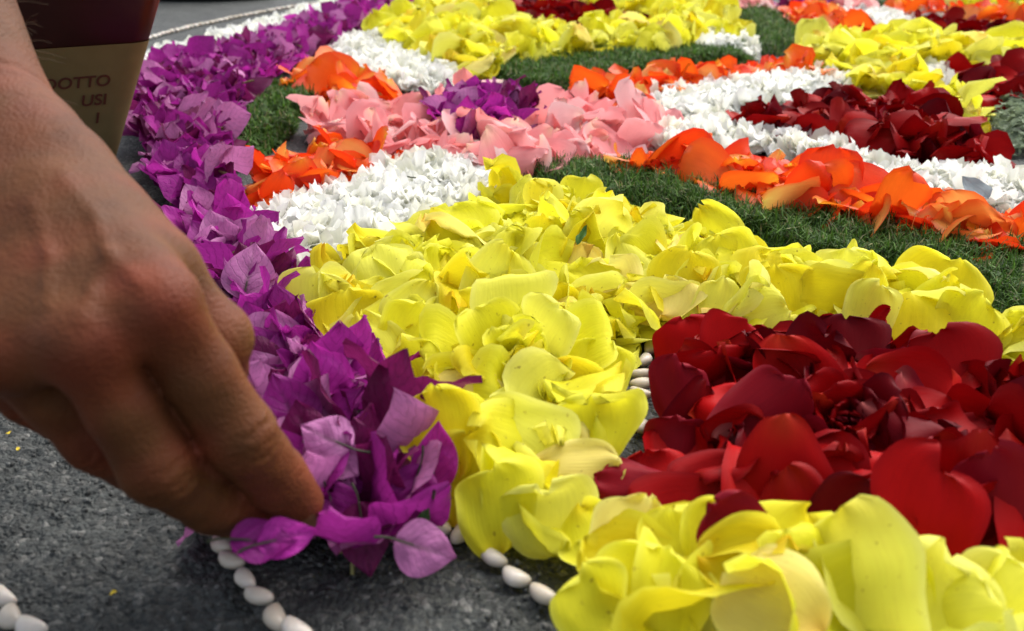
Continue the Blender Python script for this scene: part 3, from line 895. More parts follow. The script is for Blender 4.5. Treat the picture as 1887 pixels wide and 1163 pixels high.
BED = dict(
    purple=[(740, -25), (655, 14), (600, 48), (520, 76), (420, 108), (330, 128), (262, 150), (240, 190), (252, 260), (285, 330), (315, 400), (370, 500), (410, 620), (440, 740), (430, 850), (395, 960), (430, 1000), (520, 990), (600, 1010), (660, 1030), (720, 1020), (775, 1030), (820, 985), (835, 890), (815, 830), (755, 735), (650, 655), (590, 635), (545, 560), (500, 470), (462, 415), (438, 370), (424, 335), (428, 300), (424, 250), (444, 205), (486, 165), (540, 120), (600, 97), (640, 72), (700, 45), (780, 14), (860, -5), (900, -30)],
    white_near=[(470, 425), (480, 400), (520, 385), (560, 366), (620, 350), (700, 316), (760, 302), (850, 304), (915, 320), (895, 350), (860, 382), (770, 405), (720, 445), (650, 472), (615, 495), (600, 515), (555, 515), (515, 495), (485, 462)],
    orange_left=[(432, 350), (450, 312), (520, 275), (560, 250), (640, 252), (650, 282), (740, 272), (757, 300), (700, 320), (620, 347), (560, 367), (520, 387), (485, 412), (450, 407), (430, 375)],
    orange_back=[(505, 157), (540, 127), (605, 104), (640, 120), (660, 142), (700, 152), (750, 162), (750, 177), (700, 187), (640, 192), (590, 185), (560, 165)],
    white_back=[(597, 97), (620, 72), (700, 77), (760, 102), (800, 117), (832, 137), (830, 157), (760, 157), (700, 147), (660, 133), (630, 107)],
    yellow_back=[(667, 72), (700, 45), (790, 8), (900, -12), (1340, -12), (1380, 65), (1290, 76), (1240, 98), (1150, 93), (1040, 105), (950, 112), (900, 135), (860, 142), (820, 125), (770, 100), (690, 78)],
    red_back=[(870, 24), (945, 8), (1060, 12), (1200, 46), (1180, 70), (1120, 80), (1020, 76), (940, 64), (890, 46)],
    white_gap=[(1280, 78), (1340, 74), (1388, 87), (1385, 100), (1290, 96)],
    orange_mid=[(1010, 178), (1060, 163), (1140, 148), (1200, 148), (1280, 132), (1350, 122), (1420, 120), (1500, 124), (1535, 150), (1500, 152), (1420, 147), (1330, 160), (1260, 177), (1190, 207), (1150, 205), (1090, 182)],
    pink=[(535, 217), (600, 202), (640, 192), (700, 195), (760, 182), (800, 170), (860, 160), (920, 158), (960, 172), (1000, 180), (1050, 192), (1090, 196), (1150, 207), (1200, 215), (1270, 232), (1250, 252), (1180, 267), (1100, 287), (1040, 305), (960, 318), (880, 308), (800, 302), (760, 292), (750, 272), (650, 277), (640, 250), (560, 245)],
    purple_mid=[(785, 228), (795, 196), (850, 190), (905, 176), (945, 184), (995, 200), (990, 236), (930, 250), (860, 260), (795, 250)],
    white_upper=[(1165, 200), (1200, 187), (1300, 167), (1400, 152), (1500, 147), (1590, 152), (1560, 170), (1500, 182), (1420, 192), (1340, 207), (1310, 228), (1270, 228), (1200, 217)],
    red_mid=[(1317, 228), (1350, 208), (1420, 198), (1480, 183), (1560, 172), (1620, 182), (1720, 192), (1760, 217), (1820, 252), (1860, 292), (1870, 322), (1800, 317), (1720, 302), (1640, 302), (1560, 272), (1500, 262), (1430, 247), (1350, 237)],
    white_lower=[(1190, 260), (1300, 235), (1400, 247), (1480, 265), (1530, 275), (1600, 305), (1700, 320), (1800, 325), (1950, 342), (1950, 405), (1830, 378), (1700, 352), (1600, 332), (1540, 302), (1500, 287), (1400, 267), (1300, 272), (1230, 277)],
    orange_right=[(1085, 292), (1150, 270), (1230, 282), (1290, 282), (1380, 292), (1420, 290), (1500, 308), (1540, 322), (1620, 352), (1700, 366), (1800, 386), (1950, 415), (1950, 505), (1800, 460), (1700, 444), (1600, 426), (1500, 402), (1400, 388), (1330, 358), (1250, 334), (1150, 320)],
    yellow_front=[(530, 560), (560, 520), (620, 490), (680, 462), (740, 438), (780, 408), (860, 392), (890, 358), (935, 350), (1010, 368), (1090, 376), (1160, 402), (1280, 418), (1380, 456), (1480, 496), (1600, 510), (1690, 508), (1760, 546), (1850, 600), (1990, 650), (1990, 720), (1850, 685), (1700, 640), (1500, 622), (1380, 612), (1280, 602), (1200, 612), (1150, 640), (1138, 720), (1148, 800), (1115, 870), (1100, 905), (1130, 930), (1230, 975), (1330, 985), (1400, 1030), (1500, 1040), (1600, 1070), (1990, 1085), (1990, 1260), (1075, 1260), (1090, 1150), (1095, 1070), (1065, 1010), (970, 970), (885, 975), (862, 930), (850, 880), (820, 800), (745, 720), (655, 640), (600, 625), (560, 600)],
    red_front=[(1228, 640), (1240, 615), (1300, 618), (1400, 615), (1500, 625), (1600, 645), (1700, 645), (1800, 685), (1990, 735), (1990, 1090), (1780, 1055), (1640, 1040), (1560, 1015), (1430, 1010), (1350, 990), (1300, 965), (1200, 935), (1125, 905), (1185, 850), (1218, 780), (1222, 720)],
    yellow_right=[(1440, 97), (1500, 87), (1560, 82), (1620, 77), (1700, 82), (1780, 92), (1940, 87), (1940, 122), (1800, 122), (1730, 127), (1700, 117), (1700, 150), (1760, 170), (1810, 182), (1840, 227), (1790, 222), (1740, 212), (1690, 177), (1620, 167), (1540, 152), (1530, 122), (1470, 117)],
    white_right=[(1650, 117), (1700, 122), (1745, 147), (1740, 157), (1690, 152), (1660, 132)],
    red_right=[(1722, 128), (1800, 127), (1940, 117), (1940, 195), (1830, 187), (1760, 152)],
    yellow_edge=[(1862, 300), (1940, 292), (1940, 340), (1872, 327)],
    orange_far=[(1440, 12), (1500, 17), (1560, 32), (1610, 62), (1600, 82), (1530, 82), (1490, 62), (1450, 32)],
    pink_far=[(1310, -10), (1435, -10), (1430, 15), (1340, 13)],
    pink_far_right=[(1535, -10), (1620, 2), (1620, 26), (1560, 22), (1532, 8)],
    purple_far=[(1435, -10), (1530, -10), (1530, 13), (1440, 11)],
    white_far=[(1545, 27), (1600, 22), (1660, 37), (1700, 62), (1690, 82), (1620, 74), (1600, 52)],
    orange_far_right=[(1620, 12), (1700, 14), (1780, 22), (1940, 34), (1940, 55), (1800, 44), (1740, 32), (1650, 27)],
    yellow_far=[(1620, -12), (1940, -12), (1940, 24), (1780, 16), (1700, 8)],
    white_far_right=[(1630, 30), (1780, 30), (1800, 42), (1700, 40)],
    red_far=[(1665, 44), (1720, 38), (1800, 47), (1940, 60), (1940, 95), (1800, 92), (1740, 82), (1690, 62)],
    white_border=[(200, 160), (245, 126), (300, 96), (400, 72), (500, 45), (560, 26), (650, 3), (690, 4), (650, 26), (560, 62), (480, 86), (420, 106), (340, 128), (290, 138), (220, 176)],
)
KIND_OF = dict(yellow='yellow_rose_petal', red='red_rose_petal', orange='orange_rose_petal', pink='pink_rose_petal', white='carnation_petal', purple='bougainvillea_flower')
GRASS = dict(
    front=[(935, 335), (1000, 312), (1080, 308), (1150, 312), (1250, 328), (1330, 350), (1400, 380), (1500, 395), (1600, 418), (1700, 436), (1800, 452), (1960, 492), (1960, 640), (1840, 595), (1760, 535), (1700, 505), (1600, 505), (1500, 495), (1400, 458), (1300, 418), (1200, 400), (1110, 378), (1000, 348)],
    arc=[(895, 140), (950, 112), (1050, 101), (1150, 92), (1250, 95), (1290, 97), (1340, 96), (1395, 80), (1385, 118), (1300, 122), (1200, 140), (1130, 152), (1080, 162), (1010, 176), (960, 168)],
    right=[(1340, 17), (1380, 12), (1440, 32), (1490, 67), (1500, 87), (1430, 97), (1385, 98), (1392, 78), (1370, 47)],
    left=[(428, 305), (432, 242), (465, 180), (515, 155), (560, 172), (602, 192), (590, 207), (550, 212), (545, 237), (510, 262), (460, 302)],
    far=[(1600, 3), (1700, 11), (1770, 17), (1940, 26), (1940, 32), (1780, 23), (1620, 11)],
)
GRASS_LABEL = dict(front="broad band of cut green grass between the orange petals and the big yellow bed",
                   arc="curved band of cut green grass below the back yellow bed",
                   right="patch of cut green grass right of the back yellow bed",
                   left="small patch of cut green grass beside the purple band",
                   far="thin far strip of cut green grass at the top right edge")

def build_grass(nm, poly_px):
    poly = ground_poly(poly_px, .005)
    A = np.array(poly); d = np.median(np.linalg.norm(A, axis=1))
    s = .00105 if d < .75 else (.0014 if d < 1.2 else .0022)
    P = scatter(poly, s, .5)
    n = len(P)
    e = np.clip(edge_dist(P, poly) / .012, .35, 1)
    clump = vnoise(P[:, 0] / .009, P[:, 1] / .009, 41) * .6 + vnoise(P[:, 0] / .0035, P[:, 1] / .0035, 42) * .4
    z0 = rng.uniform(.001, .011, n) * e + clump * .011 * e
    ln = rng.uniform(.006, .014, n); wd = rng.uniform(.0005, .0012, n) * (1 if d < .9 else 1.8)
    yaw = rng.uniform(0, 6.283, n); el = np.clip(rng.normal(.7, .5, n), -.1, 1.5)
    dr = np.stack([np.cos(yaw) * np.cos(el), np.sin(yaw) * np.cos(el), np.sin(el)], 1)
    sd_ = np.stack([-np.sin(yaw), np.cos(yaw), np.zeros(n)], 1)
    b = np.stack([P[:, 0], P[:, 1], z0], 1) - dr * ln[:, None] * .3
    b[:, 2] = np.maximum(b[:, 2], .0004)
    m = b + dr * (ln * .55)[:, None]; m[:, 2] = np.maximum(m[:, 2], .0006)
    t = b + dr * ln[:, None] + np.stack([0 * ln, 0 * ln, -ln * rng.uniform(0, .35, n)], 1); t[:, 2] = np.maximum(t[:, 2], .0008)
    w = sd_ * (wd / 2)[:, None]
    V = np.stack([b - w, b + w, m + w * .8, m - w * .8, t + w * .2, t - w * .2], 1).reshape(-1, 3)
    k = np.arange(n)[:, None] * 6
    F = np.concatenate([k + np.array([[0, 1, 2, 3]]), k + np.array([[3, 2, 4, 5]])])
    base = np.array([(.036, .088, .012), (.06, .13, .018), (.095, .18, .034), (.19, .185, .085)])[rng.choice(4, n, p=[.36, .34, .2, .10])]
    pig = np.repeat(base * rng.uniform(.55, 1.5, n)[:, None], 6, 0)
    puv = np.tile(np.array([[0, 0, 0], [1, 0, 0], [1, .5, 0], [0, .5, 0], [1, 1, 0], [0, 1, 0]], float), (n, 1))
    o = link("grass", mesh_data("grass", V, F, M_grass, pig, puv, smooth=False))
    tag(o, GRASS_LABEL[nm], "cut grass", kind="stuff")
    # soil of finer clippings under the blades: a low ragged mat of the same stuff
    i, j = hidx(V); np.maximum.at(HM, (i, j), (V[:, 2] * .6).astype(np.float32))
    return o

# the carpet goes on beyond the right edge of the picture
for table in (BED, GRASS):
    for nm_, pts_ in table.items():
        table[nm_] = [(x + 330, y + (40 if y > 300 else (14 if y > 150 else 3))) if x >= 1940 else (x, y) for x, y in pts_]
for nm, poly in GRASS.items():
    build_grass(nm, poly)

# bed: (petal size m, spacing m, layers, height m)
SPEC = dict(yellow=(.038, .0180, 4, .014), red=(.033, .0180, 3, .020), orange=(.035, .0165, 4, .011), pink=(.034, .017, 3, .007),
            white=(.0245, .0088, 3, .012), purple=(.0285, .0185, 3, .022))
for bed, pts in BED.items():
    col = bed.split('_')[0]
    size, sp, layers, hm = SPEC[col]
    poly = ground_poly(pts, (.016 if col != 'white' else .009) if bed not in ('red_front', 'yellow_front', 'purple') else .011)
    dist = np.median(np.linalg.norm(np.array(poly), axis=1))
    far = dist > 1.0
    if bed == 'white_border': hm = .005
    if dist > .62 and col != 'white': size, sp = size * (1.22 if col in ('purple', 'yellow') else 1.08), sp * 1.08
    if far: hm *= .85
    if bed == 'yellow_front': sp = .0185
    hole = {'yellow_back': 'red_back', 'pink': 'purple_mid'}.get(bed)
    for layer in range(layers):
        P = scatter(poly, sp * (1.0 if layer else .95))
        if hole: P = P[~inside(P, ground_poly(BED[hole], .010))]
        e = edge_dist(P, poly)
        order = rng.permutation(len(P))
        emax = e.max() if len(e) else 0
        for i in order:
            if col != 'white' and e[i] < min(size * (.26 + .06 * layer), emax * .45): continue
            cap = hm * min(1.0, .25 + .75 * e[i] / (size * .9)) * (layer + 1) / layers + rng.uniform(-.001, .004)
            d = math.hypot(*P[i])
            nd = 13 if d < .6 else (9 if d < .8 else 7)
            if col == 'white': add_carnation(P[i], bed, layer, size, cap, far)
            elif col == 'purple': add_bougainvillea(P[i], bed, layer, size, cap, 8 if d < .6 else 6)
            else: add_rose(KIND_OF[col], P[i], bed, layer, size, cap, nd)

# ------------------------------------------------------------------ the petals that stand out, each laid on the heap where it lies in the photograph
def lay(V, px, py, lift=0.0, q=45):
    z = .02
    for _ in range(4):
        p = at(px, py, z)
        W_ = V + np.array([p[0], p[1], 0])
        z = settle(W_, q) + lift
    W_ = V + np.array([*at(px, py, z)[:2], z])
    return W_

def face(px, py, tip, elev, roll=0):
    # turn a petal so that its inner face leans ELEV degrees from level towards the viewer, tip towards TIP in the picture
    v = ray(px, py); v /= np.linalg.norm(v)
    h = np.array([v[0], v[1], 0]); h /= np.linalg.norm(h)
    right = np.array([h[1], -h[0], 0]); e = math.radians(elev)
    n = np.array([0, 0, 1]) * math.cos(e) - h * math.sin(e)
    n = rot_axis(h, math.radians(roll)) @ n
    up = np.cross(right, v); up /= np.linalg.norm(up)
    s = right * math.cos(math.radians(tip)) + up * math.sin(math.radians(tip))
    t = s - v * (n @ s) / (n @ v)
    t /= np.linalg.norm(t)
    x = np.cross(t, n)
    return np.stack([x, t, n], 1)

def hero_rose(kind, px, py, L, W, tip, elev, tone, label, bx=.6, by=.3, curl=0., fold=None, roll=0, lift=0., wave=None, taper=.38, crumple=None, notch=.03, n=17):
    tn = tone_named(kind, tone)
    red = kind == 'red_rose_petal'
    if py > 900 and not red: L, W = L * .82, W * .82
    V, F, uv = rose_petal(L * .001, W * .001, n, bx, by, curl, wave=(.0012 if red else .0024) if wave is None else wave,
                          crumple=(.0002 if red else .0008) if crumple is None else crumple, fold=fold, notch=notch, taper=taper)
    if py > 980 and not red: elev -= 12
    V = V @ face(px, py, tip, elev, roll).T
    V = lay(V, px, py, lift)
    deposit(V)
    PIECES.append(dict(kind=kind, bed='hero', tone=tone, shape='hero', c=V.mean(0), size=L * .001, label=label,
                       parts=[(None, V, F, vertex_color(kind, tn, uv), uv, M[kind])]))

def hero_bract(px, py, L, W, tip, elev, tone, label, bx=.5, by=.3, roll=0, lift=0., stalk=True, q=42):
    kind = 'bougainvillea_flower'
    tn = tone_named(kind, tone)
    L, W = (L * .76, W * .76) if py > 770 else (L * .88, W * .86)
    V, F, uv = bract_shape(L * .001, W * .001, 15, bx, by, wave=.0010)
    R = face(px, py, tip, elev, roll)
    c = V.mean(0)
    P = np.array([[0, L * .00035, .0003], [0, 0, .0004], [.0004, -.0025, .0009], [.0012, -.005, .0006]])
    T_, TF = tube(P, .00025, .0005, 5)
    V2 = np.concatenate([V, T_]) - c
    V2 = lay(V2 @ R.T, px, py, lift, q)
    V2[:, 2] = np.maximum(V2[:, 2], .0005)
    deposit(V2)
    k = len(V)
    PIECES.append(dict(kind='bougainvillea_bract', bed='hero', tone=tone, shape='hero', c=V2[:k].mean(0), size=L * .001, label=label,
                       parts=[('bract_blade', V2[:k], F, vertex_color(kind, tn, uv), uv, M[kind]), ('stalk', V2[k:], TF, None, None, M_stalk)]))

Y, R_ = 'yellow_rose_petal', 'red_rose_petal'
BY, GY, PY_, FY = 'bright yellow', 'golden yellow', 'pale yellow', 'peach flushed yellow'
for a in [
    (Y, 585, 562, 34, 36, 85, 55, PY_, "pale pointed yellow petal leaning on purple bracts at the big yellow bed's left end", dict(bx=.5)),
    (Y, 645, 592, 32, 44, 95, 38, GY, "wide golden yellow petal just above the purple bract with the dark stalk", dict(bx=.5, by=.6)),
    (Y, 702, 502, 36, 45, 100, 42, PY_, "large pale domed yellow petal with drooping front rim below the white carnation patch", dict(bx=-1.1, by=-.5, curl=-1.0)),
    (Y, 764, 570, 32, 31, -125, 48, PY_, "pale lit yellow petal with one corner dented, right of the large domed one", dict(bx=.7, by=.4)),
    (Y, 690, 648, 38, 34, -70, 48, PY_, "pale yellow petal hanging down to the right of the upper purple bract", dict(bx=-.5, by=-.4)),
    (Y, 858, 525, 26, 38, 20, 50, GY, "folded peachy golden petal in the middle left of the big yellow bed", dict(fold=(1.2, 1.1, 0, .5, .006), curl=1.0)),
    (Y, 855, 718, 28, 40, 15, 42, FY, "peach flushed folded petal below and left of the open yellow rose", dict(fold=(1.5, -.9, -.2, .5, .005), bx=-.6)),
    (Y, 745, 620, 34, 30, 60, 55, BY, "narrow bright yellow petal standing left of the open yellow rose", dict(bx=1.4)),
    (Y, 770, 690, 36, 28, 110, 62, BY, "upright bright yellow petal with rolled rim directly right of the purple bracts", dict(bx=1.9, curl=1.2)),
    (Y, 950, 808, 37, 42, -40, 42, PY_, "largest smooth pale yellow petal below the open yellow rose", dict(bx=.5, by=-.3, lift=.004)),
    (Y, 1056, 866, 35, 25, 5, 40, FY, "creamy oval petal lying near the left corner of the red bed", dict(bx=-1.2, by=-.3, lift=.004)),
    (Y, 1095, 790, 30, 40, 100, 45, BY, "wide bright yellow petal with a rolled back rim beside the bean gap", dict(curl=2.6, bx=.3)),
    (Y, 1092, 700, 34, 34, 80, 50, BY, "bright yellow petal at the bean gap to the right of the open rose", dict(bx=.4, wave=.0022)),
    (Y, 855, 880, 34, 28, 80, 60, GY, "deep golden petal in the hollow right of the pink purple bract", dict(bx=.8)),
    (Y, 815, 800, 34, 30, 100, 60, GY, "golden yellow petal standing behind the bright purple bract", dict(bx=.8)),
    (Y, 918, 938, 36, 38, 95, 62, BY, "crumpled bright yellow petal at the front tip of the yellow bed above the bare asphalt", dict(bx=-.7, crumple=.0012, wave=.0025)),
    (Y, 1010, 955, 32, 42, 100, 52, PY_, "pale stained yellow petal with rolled top rim over the row of three beans", dict(curl=2.4, bx=-.3, crumple=.0008)),
    (Y, 1095, 985, 28, 32, -60, 40, BY, "frilly bright yellow petal hanging over the asphalt right of the three beans", dict(bx=-.6, wave=.003)),
    (Y, 1160, 985, 34, 36, 70, 48, FY, "peachy pale petal with a straight fold at the front of the red bed's left corner", dict(fold=(1.0, 1.0, .1, .5, .005))),
    (Y, 1255, 1010, 32, 32, 110, 55, BY, "bright yellow petal in the front strip below the dark red petals", dict(bx=.9, wave=.002)),
    (Y, 1318, 992, 30, 26, 85, 70, BY, "upright bright yellow petal with a squared top against the red bed", dict(bx=.4, by=-.3, taper=.1)),
    (Y, 1370, 1035, 32, 36, 0, 50, GY, "golden yellow petal wedged left of the large greenish one in the front strip", dict(bx=.7)),
    (Y, 1512, 1052, 36, 36, 75, 66, BY, "large smooth greenish yellow petal standing with a notched top in the front strip", dict(bx=.35, by=.2, notch=.07, taper=.15, lift=.004)),
    (Y, 1425, 1112, 34, 40, 160, 50, FY, "broad peachy yellow petal lying at the bottom edge left of the greenish one", dict(bx=-.5, lift=.003)),
    (Y, 1190, 1108, 40, 42, 70, 50, BY, "largest bright yellow petal at the bottom edge, right of the three beans", dict(bx=.5, by=.4)),
    (Y, 1095, 1120, 28, 30, 110, 55, BY, "bright yellow petal at the bottom front left corner of the yellow strip", dict(bx=1.2)),
    (Y, 1700, 1105, 40, 46, 80, 55, PY_, "large pale wavy yellow petal at the bottom right below the red bed", dict(bx=.4, by=.5, wave=.0035, curl=.8)),
    (Y, 1640, 1110, 34, 30, 100, 60, BY, "narrow bright yellow petal standing left of the large wavy one at bottom right", dict(bx=1.3)),
    (Y, 1840, 1110, 34, 36, 60, 55, PY_, "pale yellow petal in the bottom right corner", dict(bx=.8, curl=.8)),
    (Y, 1165, 482, 36, 30, -60, 46, PY_, "pale yellow petal with a sharp fold near the top middle of the big yellow bed", dict(fold=(2.0, -1.2, -.3, .5, .004))),
    (Y, 1130, 530, 34, 34, 110, 45, FY, "creamy peach petal with a curled rim in the middle of the big yellow bed", dict(curl=1.8)),
    (Y, 1215, 552, 24, 44, 90, 30, FY, "torn creamy petal lying flat just above the upper left corner of the red bed", dict(bx=.1, by=.1, wave=.003)),
    (Y, 1255, 525, 38, 34, 80, 50, GY, "golden veined petal standing above the upper left corner of the red bed", dict(bx=.3)),
    (Y, 1310, 578, 36, 24, 75, 55, PY_, "narrow pale petal leaning over the red bed's top left edge", dict(bx=-1.3)),
    (Y, 1395, 588, 30, 40, 20, 52, PY_, "pale green tinted triangular petal resting on the top edge of the red bed", dict(bx=-.4)),
    (Y, 1560, 565, 38, 38, 160, 50, PY_, "pale petal rolled like a funnel over the top edge of the red bed", dict(bx=2.2, by=-.3)),
    (Y, 1600, 590, 36, 28, 80, 60, PY_, "pale petal hanging as a smooth tongue beside the funnel shaped one", dict(bx=-1.6)),
    (Y, 1675, 605, 34, 46, 95, 45, GY, "broad golden petal drooping over the red bed's top edge at right", dict(bx=-.8, by=-.4)),
    (Y, 1720, 530, 38, 48, 60, 50, GY, "large golden petal with a brown spot near the grass band at right", dict(bx=.6, by=.3)),
    (Y, 1775, 610, 36, 34, 70, 55, BY, "bright yellow petal near the right edge above the red bed", dict(bx=.6)),
    (Y, 1440, 545, 34, 36, 110, 46, GY, "golden petal halfway along the yellow band above the red bed", dict(bx=.7)),
    (Y, 1345, 480, 32, 36, 120, 48, BY, "bright yellow petal near the grass band right of the bed's middle", dict(bx=.7)),
    (Y, 1560, 500, 24, 40, 90, 55, PY_, "pale arched petal at the grass edge right of the bed's middle", dict(bx=-1.2)),
    (Y, 985, 372, 32, 36, 95, 55, PY_, "pale domed petal at the top tip of the big yellow bed beside the grass", dict(bx=-.9, by=-.3)),
    (Y, 925, 345, 28, 20, 85, 70, GY, "slim golden petal standing at the very top tip of the big yellow bed", dict(bx=.9)),
    (Y, 1065, 365, 30, 28, 70, 60, BY, "bright upright yellow petal against the grass at the top of the big bed", dict(bx=.8)),
    (Y, 850, 420, 34, 46, 110, 40, BY, "wide bright yellow petal arching below the white carnation patch's right end", dict(bx=-.9, by=-.5)),
    (R_, 1442, 868, 38, 33, -85, 66, 'bright red', "largest smooth bright red petal hanging point down in the middle of the red bed", dict(bx=-.7, by=-.4, lift=.006)),
    (R_, 1710, 960, 38, 33, 88, 62, 'bright red', "big bright red petal with notched sides at the front of the red bed", dict(bx=.3, by=-.3, notch=.09, lift=.010)),
    (R_, 1178, 892, 30, 19, 175, 35, 'magenta tinged red', "dull mauve red petal pointing left at the sharp corner of the red bed", dict(bx=-.9)),
    (R_, 1270, 938, 36, 30, 200, 48, 'deep red', "deep red petal lying under the mauve one at the left corner", dict(bx=-.5)),
    (R_, 1395, 755, 36, 32, 45, 55, 'magenta tinged red', "broad rolled wine red petal in the upper left of the red bed", dict(bx=-2.0, lift=.003)),
    (R_, 1470, 690, 36, 38, -60, 52, 'bright red', "glossy bright red petal curling round a dark hollow near the top of the red bed", dict(bx=1.5, by=.6)),
    (R_, 1266, 645, 30, 30, 100, 62, 'bright red', "bright red petal at the upper left corner of the red bed by the beans", dict(bx=-.5, curl=-.8)),
    (R_, 1345, 640, 26, 34, 60, 50, 'bright red', "bright red petal along the top edge right of the corner petal", dict(bx=.8)),
    (R_, 1258, 735, 32, 26, 100, 60, 'magenta tinged red', "dusky mauve red petal standing beside the lowest bean in the gap", dict(bx=-.9)),
    (R_, 1340, 695, 30, 24, 40, 55, 'magenta tinged red', "rosy red folded petal pointing up right near the red bed's top left", dict(fold=(.8, 1.3, 0, .4, .004))),
    (R_, 1285, 690, 28, 26, -60, 55, 'deep red', "deep red petal tucked between the mauve and the rosy folded ones", dict(bx=.9)),
    (R_, 1240, 825, 24, 28, 90, 55, 'magenta tinged red', "mauve rimmed petal arching over a dark hole at the red bed's left side", dict(bx=-2.0, curl=.8)),
    (R_, 1560, 865, 34, 22, 0, 45, 'bright red', "red petal rolled into a tube right of the largest red petal", dict(bx=-1.9)),
    (R_, 1660, 800, 34, 20, -30, 50, 'magenta tinged red', "rolled wine red petal right of the red rosebud", dict(bx=-2.2)),
    (R_, 1825, 945, 42, 26, 100, 66, 'magenta tinged red', "tall rose tinted red petal standing at the right front of the red bed", dict(bx=-.8)),
    (R_, 1665, 725, 34, 40, -20, 48, 'bright red', "bright red petal pointing right above the rosebud", dict(bx=.9, by=.5)),
    (R_, 1745, 680, 34, 42, 110, 50, 'deep red', "dark red petal at the top edge of the red bed below the drooping golden petal", dict(bx=-.7)),
    (R_, 1595, 630, 30, 13, 60, 62, 'bright red', "narrow red petal tip sticking up at the top edge of the red bed", dict(bx=1.2)),
    (R_, 1365, 985, 28, 24, 140, 55, 'magenta tinged red', "pink rimmed red petal curling behind the squared yellow petal", dict(bx=1.4, curl=1.5)),
    (R_, 1470, 965, 36, 30, -70, 55, 'deep red', "deep red petal below the largest one, tip towards the front strip", dict(bx=-.6)),
    (R_, 1560, 960, 30, 28, 60, 58, 'dark crimson', "dark crimson petal between the two big bright ones", dict(bx=1.2)),
    (R_, 1330, 880, 36, 22, 200, 50, 'deep red', "long deep red petal left of the largest one", dict(bx=-.9)),
    (R_, 1560, 650, 34, 40, 100, 45, 'dark crimson', "dark crimson petal along the top edge of the red bed near its middle", dict(bx=-.6)),
]:
    hero_rose(*a[:9], **a[9])

PB, MB, MV, PL = 'purple', 'bright magenta purple', 'pale mauve', 'dark plum'
for a in [
    (460, 498, 36, 29, 72, 52, MV, "pale mauve veined bract with a dark green midrib right of the thumb knuckle", dict(bx=-.3, by=-.2)),
    (520, 505, 26, 18, 40, 45, PB, "pointed purple bract reaching right towards the white carnation patch", dict()),
    (520, 578, 30, 22, 60, 50, PB, "purple bract with a hooked tip beside the pale pointed yellow petal", dict()),
    (500, 615, 28, 26, 20, 50, MV, "pale mauve rounded bract beside the thumb's end", dict(bx=.8)),
    (480, 690, 32, 26, 120, 58, MV, "mauve bract tucked against the index finger's middle joint", dict()),
    (635, 650, 32, 28, 60, 60, MB, "rolled magenta purple bract with a dark stalk up against the yellow petals", dict(bx=1.5)),
    (588, 690, 32, 25, 98, 62, MB, "glowing magenta bract standing point up in the centre of the purple tip", dict(bx=.3, lift=.004)),
    (700, 745, 30, 22, 15, 50, MB, "magenta purple bract spreading right over the yellow petals", dict(bx=-.7)),
    (600, 806, 26, 24, 150, 45, MV, "pale mauve domed bract below the glowing upright one", dict(bx=-1.0, lift=.003)),
    (625, 852, 22, 22, -40, 45, MV, "small pale mauve bract just under the domed one", dict(bx=.8)),
    (672, 830, 34, 22, 105, 66, PL, "dark plum bract standing in the middle of the purple tip, left of the veined one", dict(bx=.7)),
    (728, 838, 36, 26, 55, 62, PL, "large plum bract with pronounced veins near the yellow bed", dict(bx=.4, lift=.003)),
    (802, 842, 36, 22, 82, 68, MB, "brightest pink purple bract at the right edge of the purple tip", dict(bx=.9, lift=.005)),
    (655, 893, 26, 15, 5, 50, MB, "slim magenta bract lying level across the dark hollow of the purple tip", dict(bx=-.6)),
    (590, 905, 28, 20, 80, 58, MV, "mauve bract held against the index fingertip", dict(bx=.9)),
    (618, 945, 30, 22, -75, 58, PB, "purple bract hanging down just right of the fingertip", dict()),
    (672, 995, 34, 24, -85, 62, PL, "dark plum bract hanging lowest onto the asphalt, tip down", dict()),
    (735, 955, 24, 20, 130, 55, MV, "rounded mauve bract above the small green leaf", dict(bx=.8)),
    (785, 1012, 28, 24, -20, 45, MV, "rounded mauve bract lying on the asphalt beside the small green leaf", dict(bx=-.6)),
    (760, 905, 26, 20, -110, 62, PB, "purple bract filling the gap above the small green leaf", dict()),
    (485, 996, 26, 18, -12, 34, PB, "purple bract lying on the asphalt under the fingertips", dict()),
    (530, 990, 24, 16, 5, 45, MB, "magenta bract pointing right under the fingertips", dict()),
    (560, 790, 30, 24, 100, 62, PL, "plum bract in the shade beside the index finger", dict()),
    (530, 745, 30, 26, 110, 60, PB, "purple bract next to the index finger below its middle joint", dict()),
]:
    hero_bract(*a[:8], **a[8])

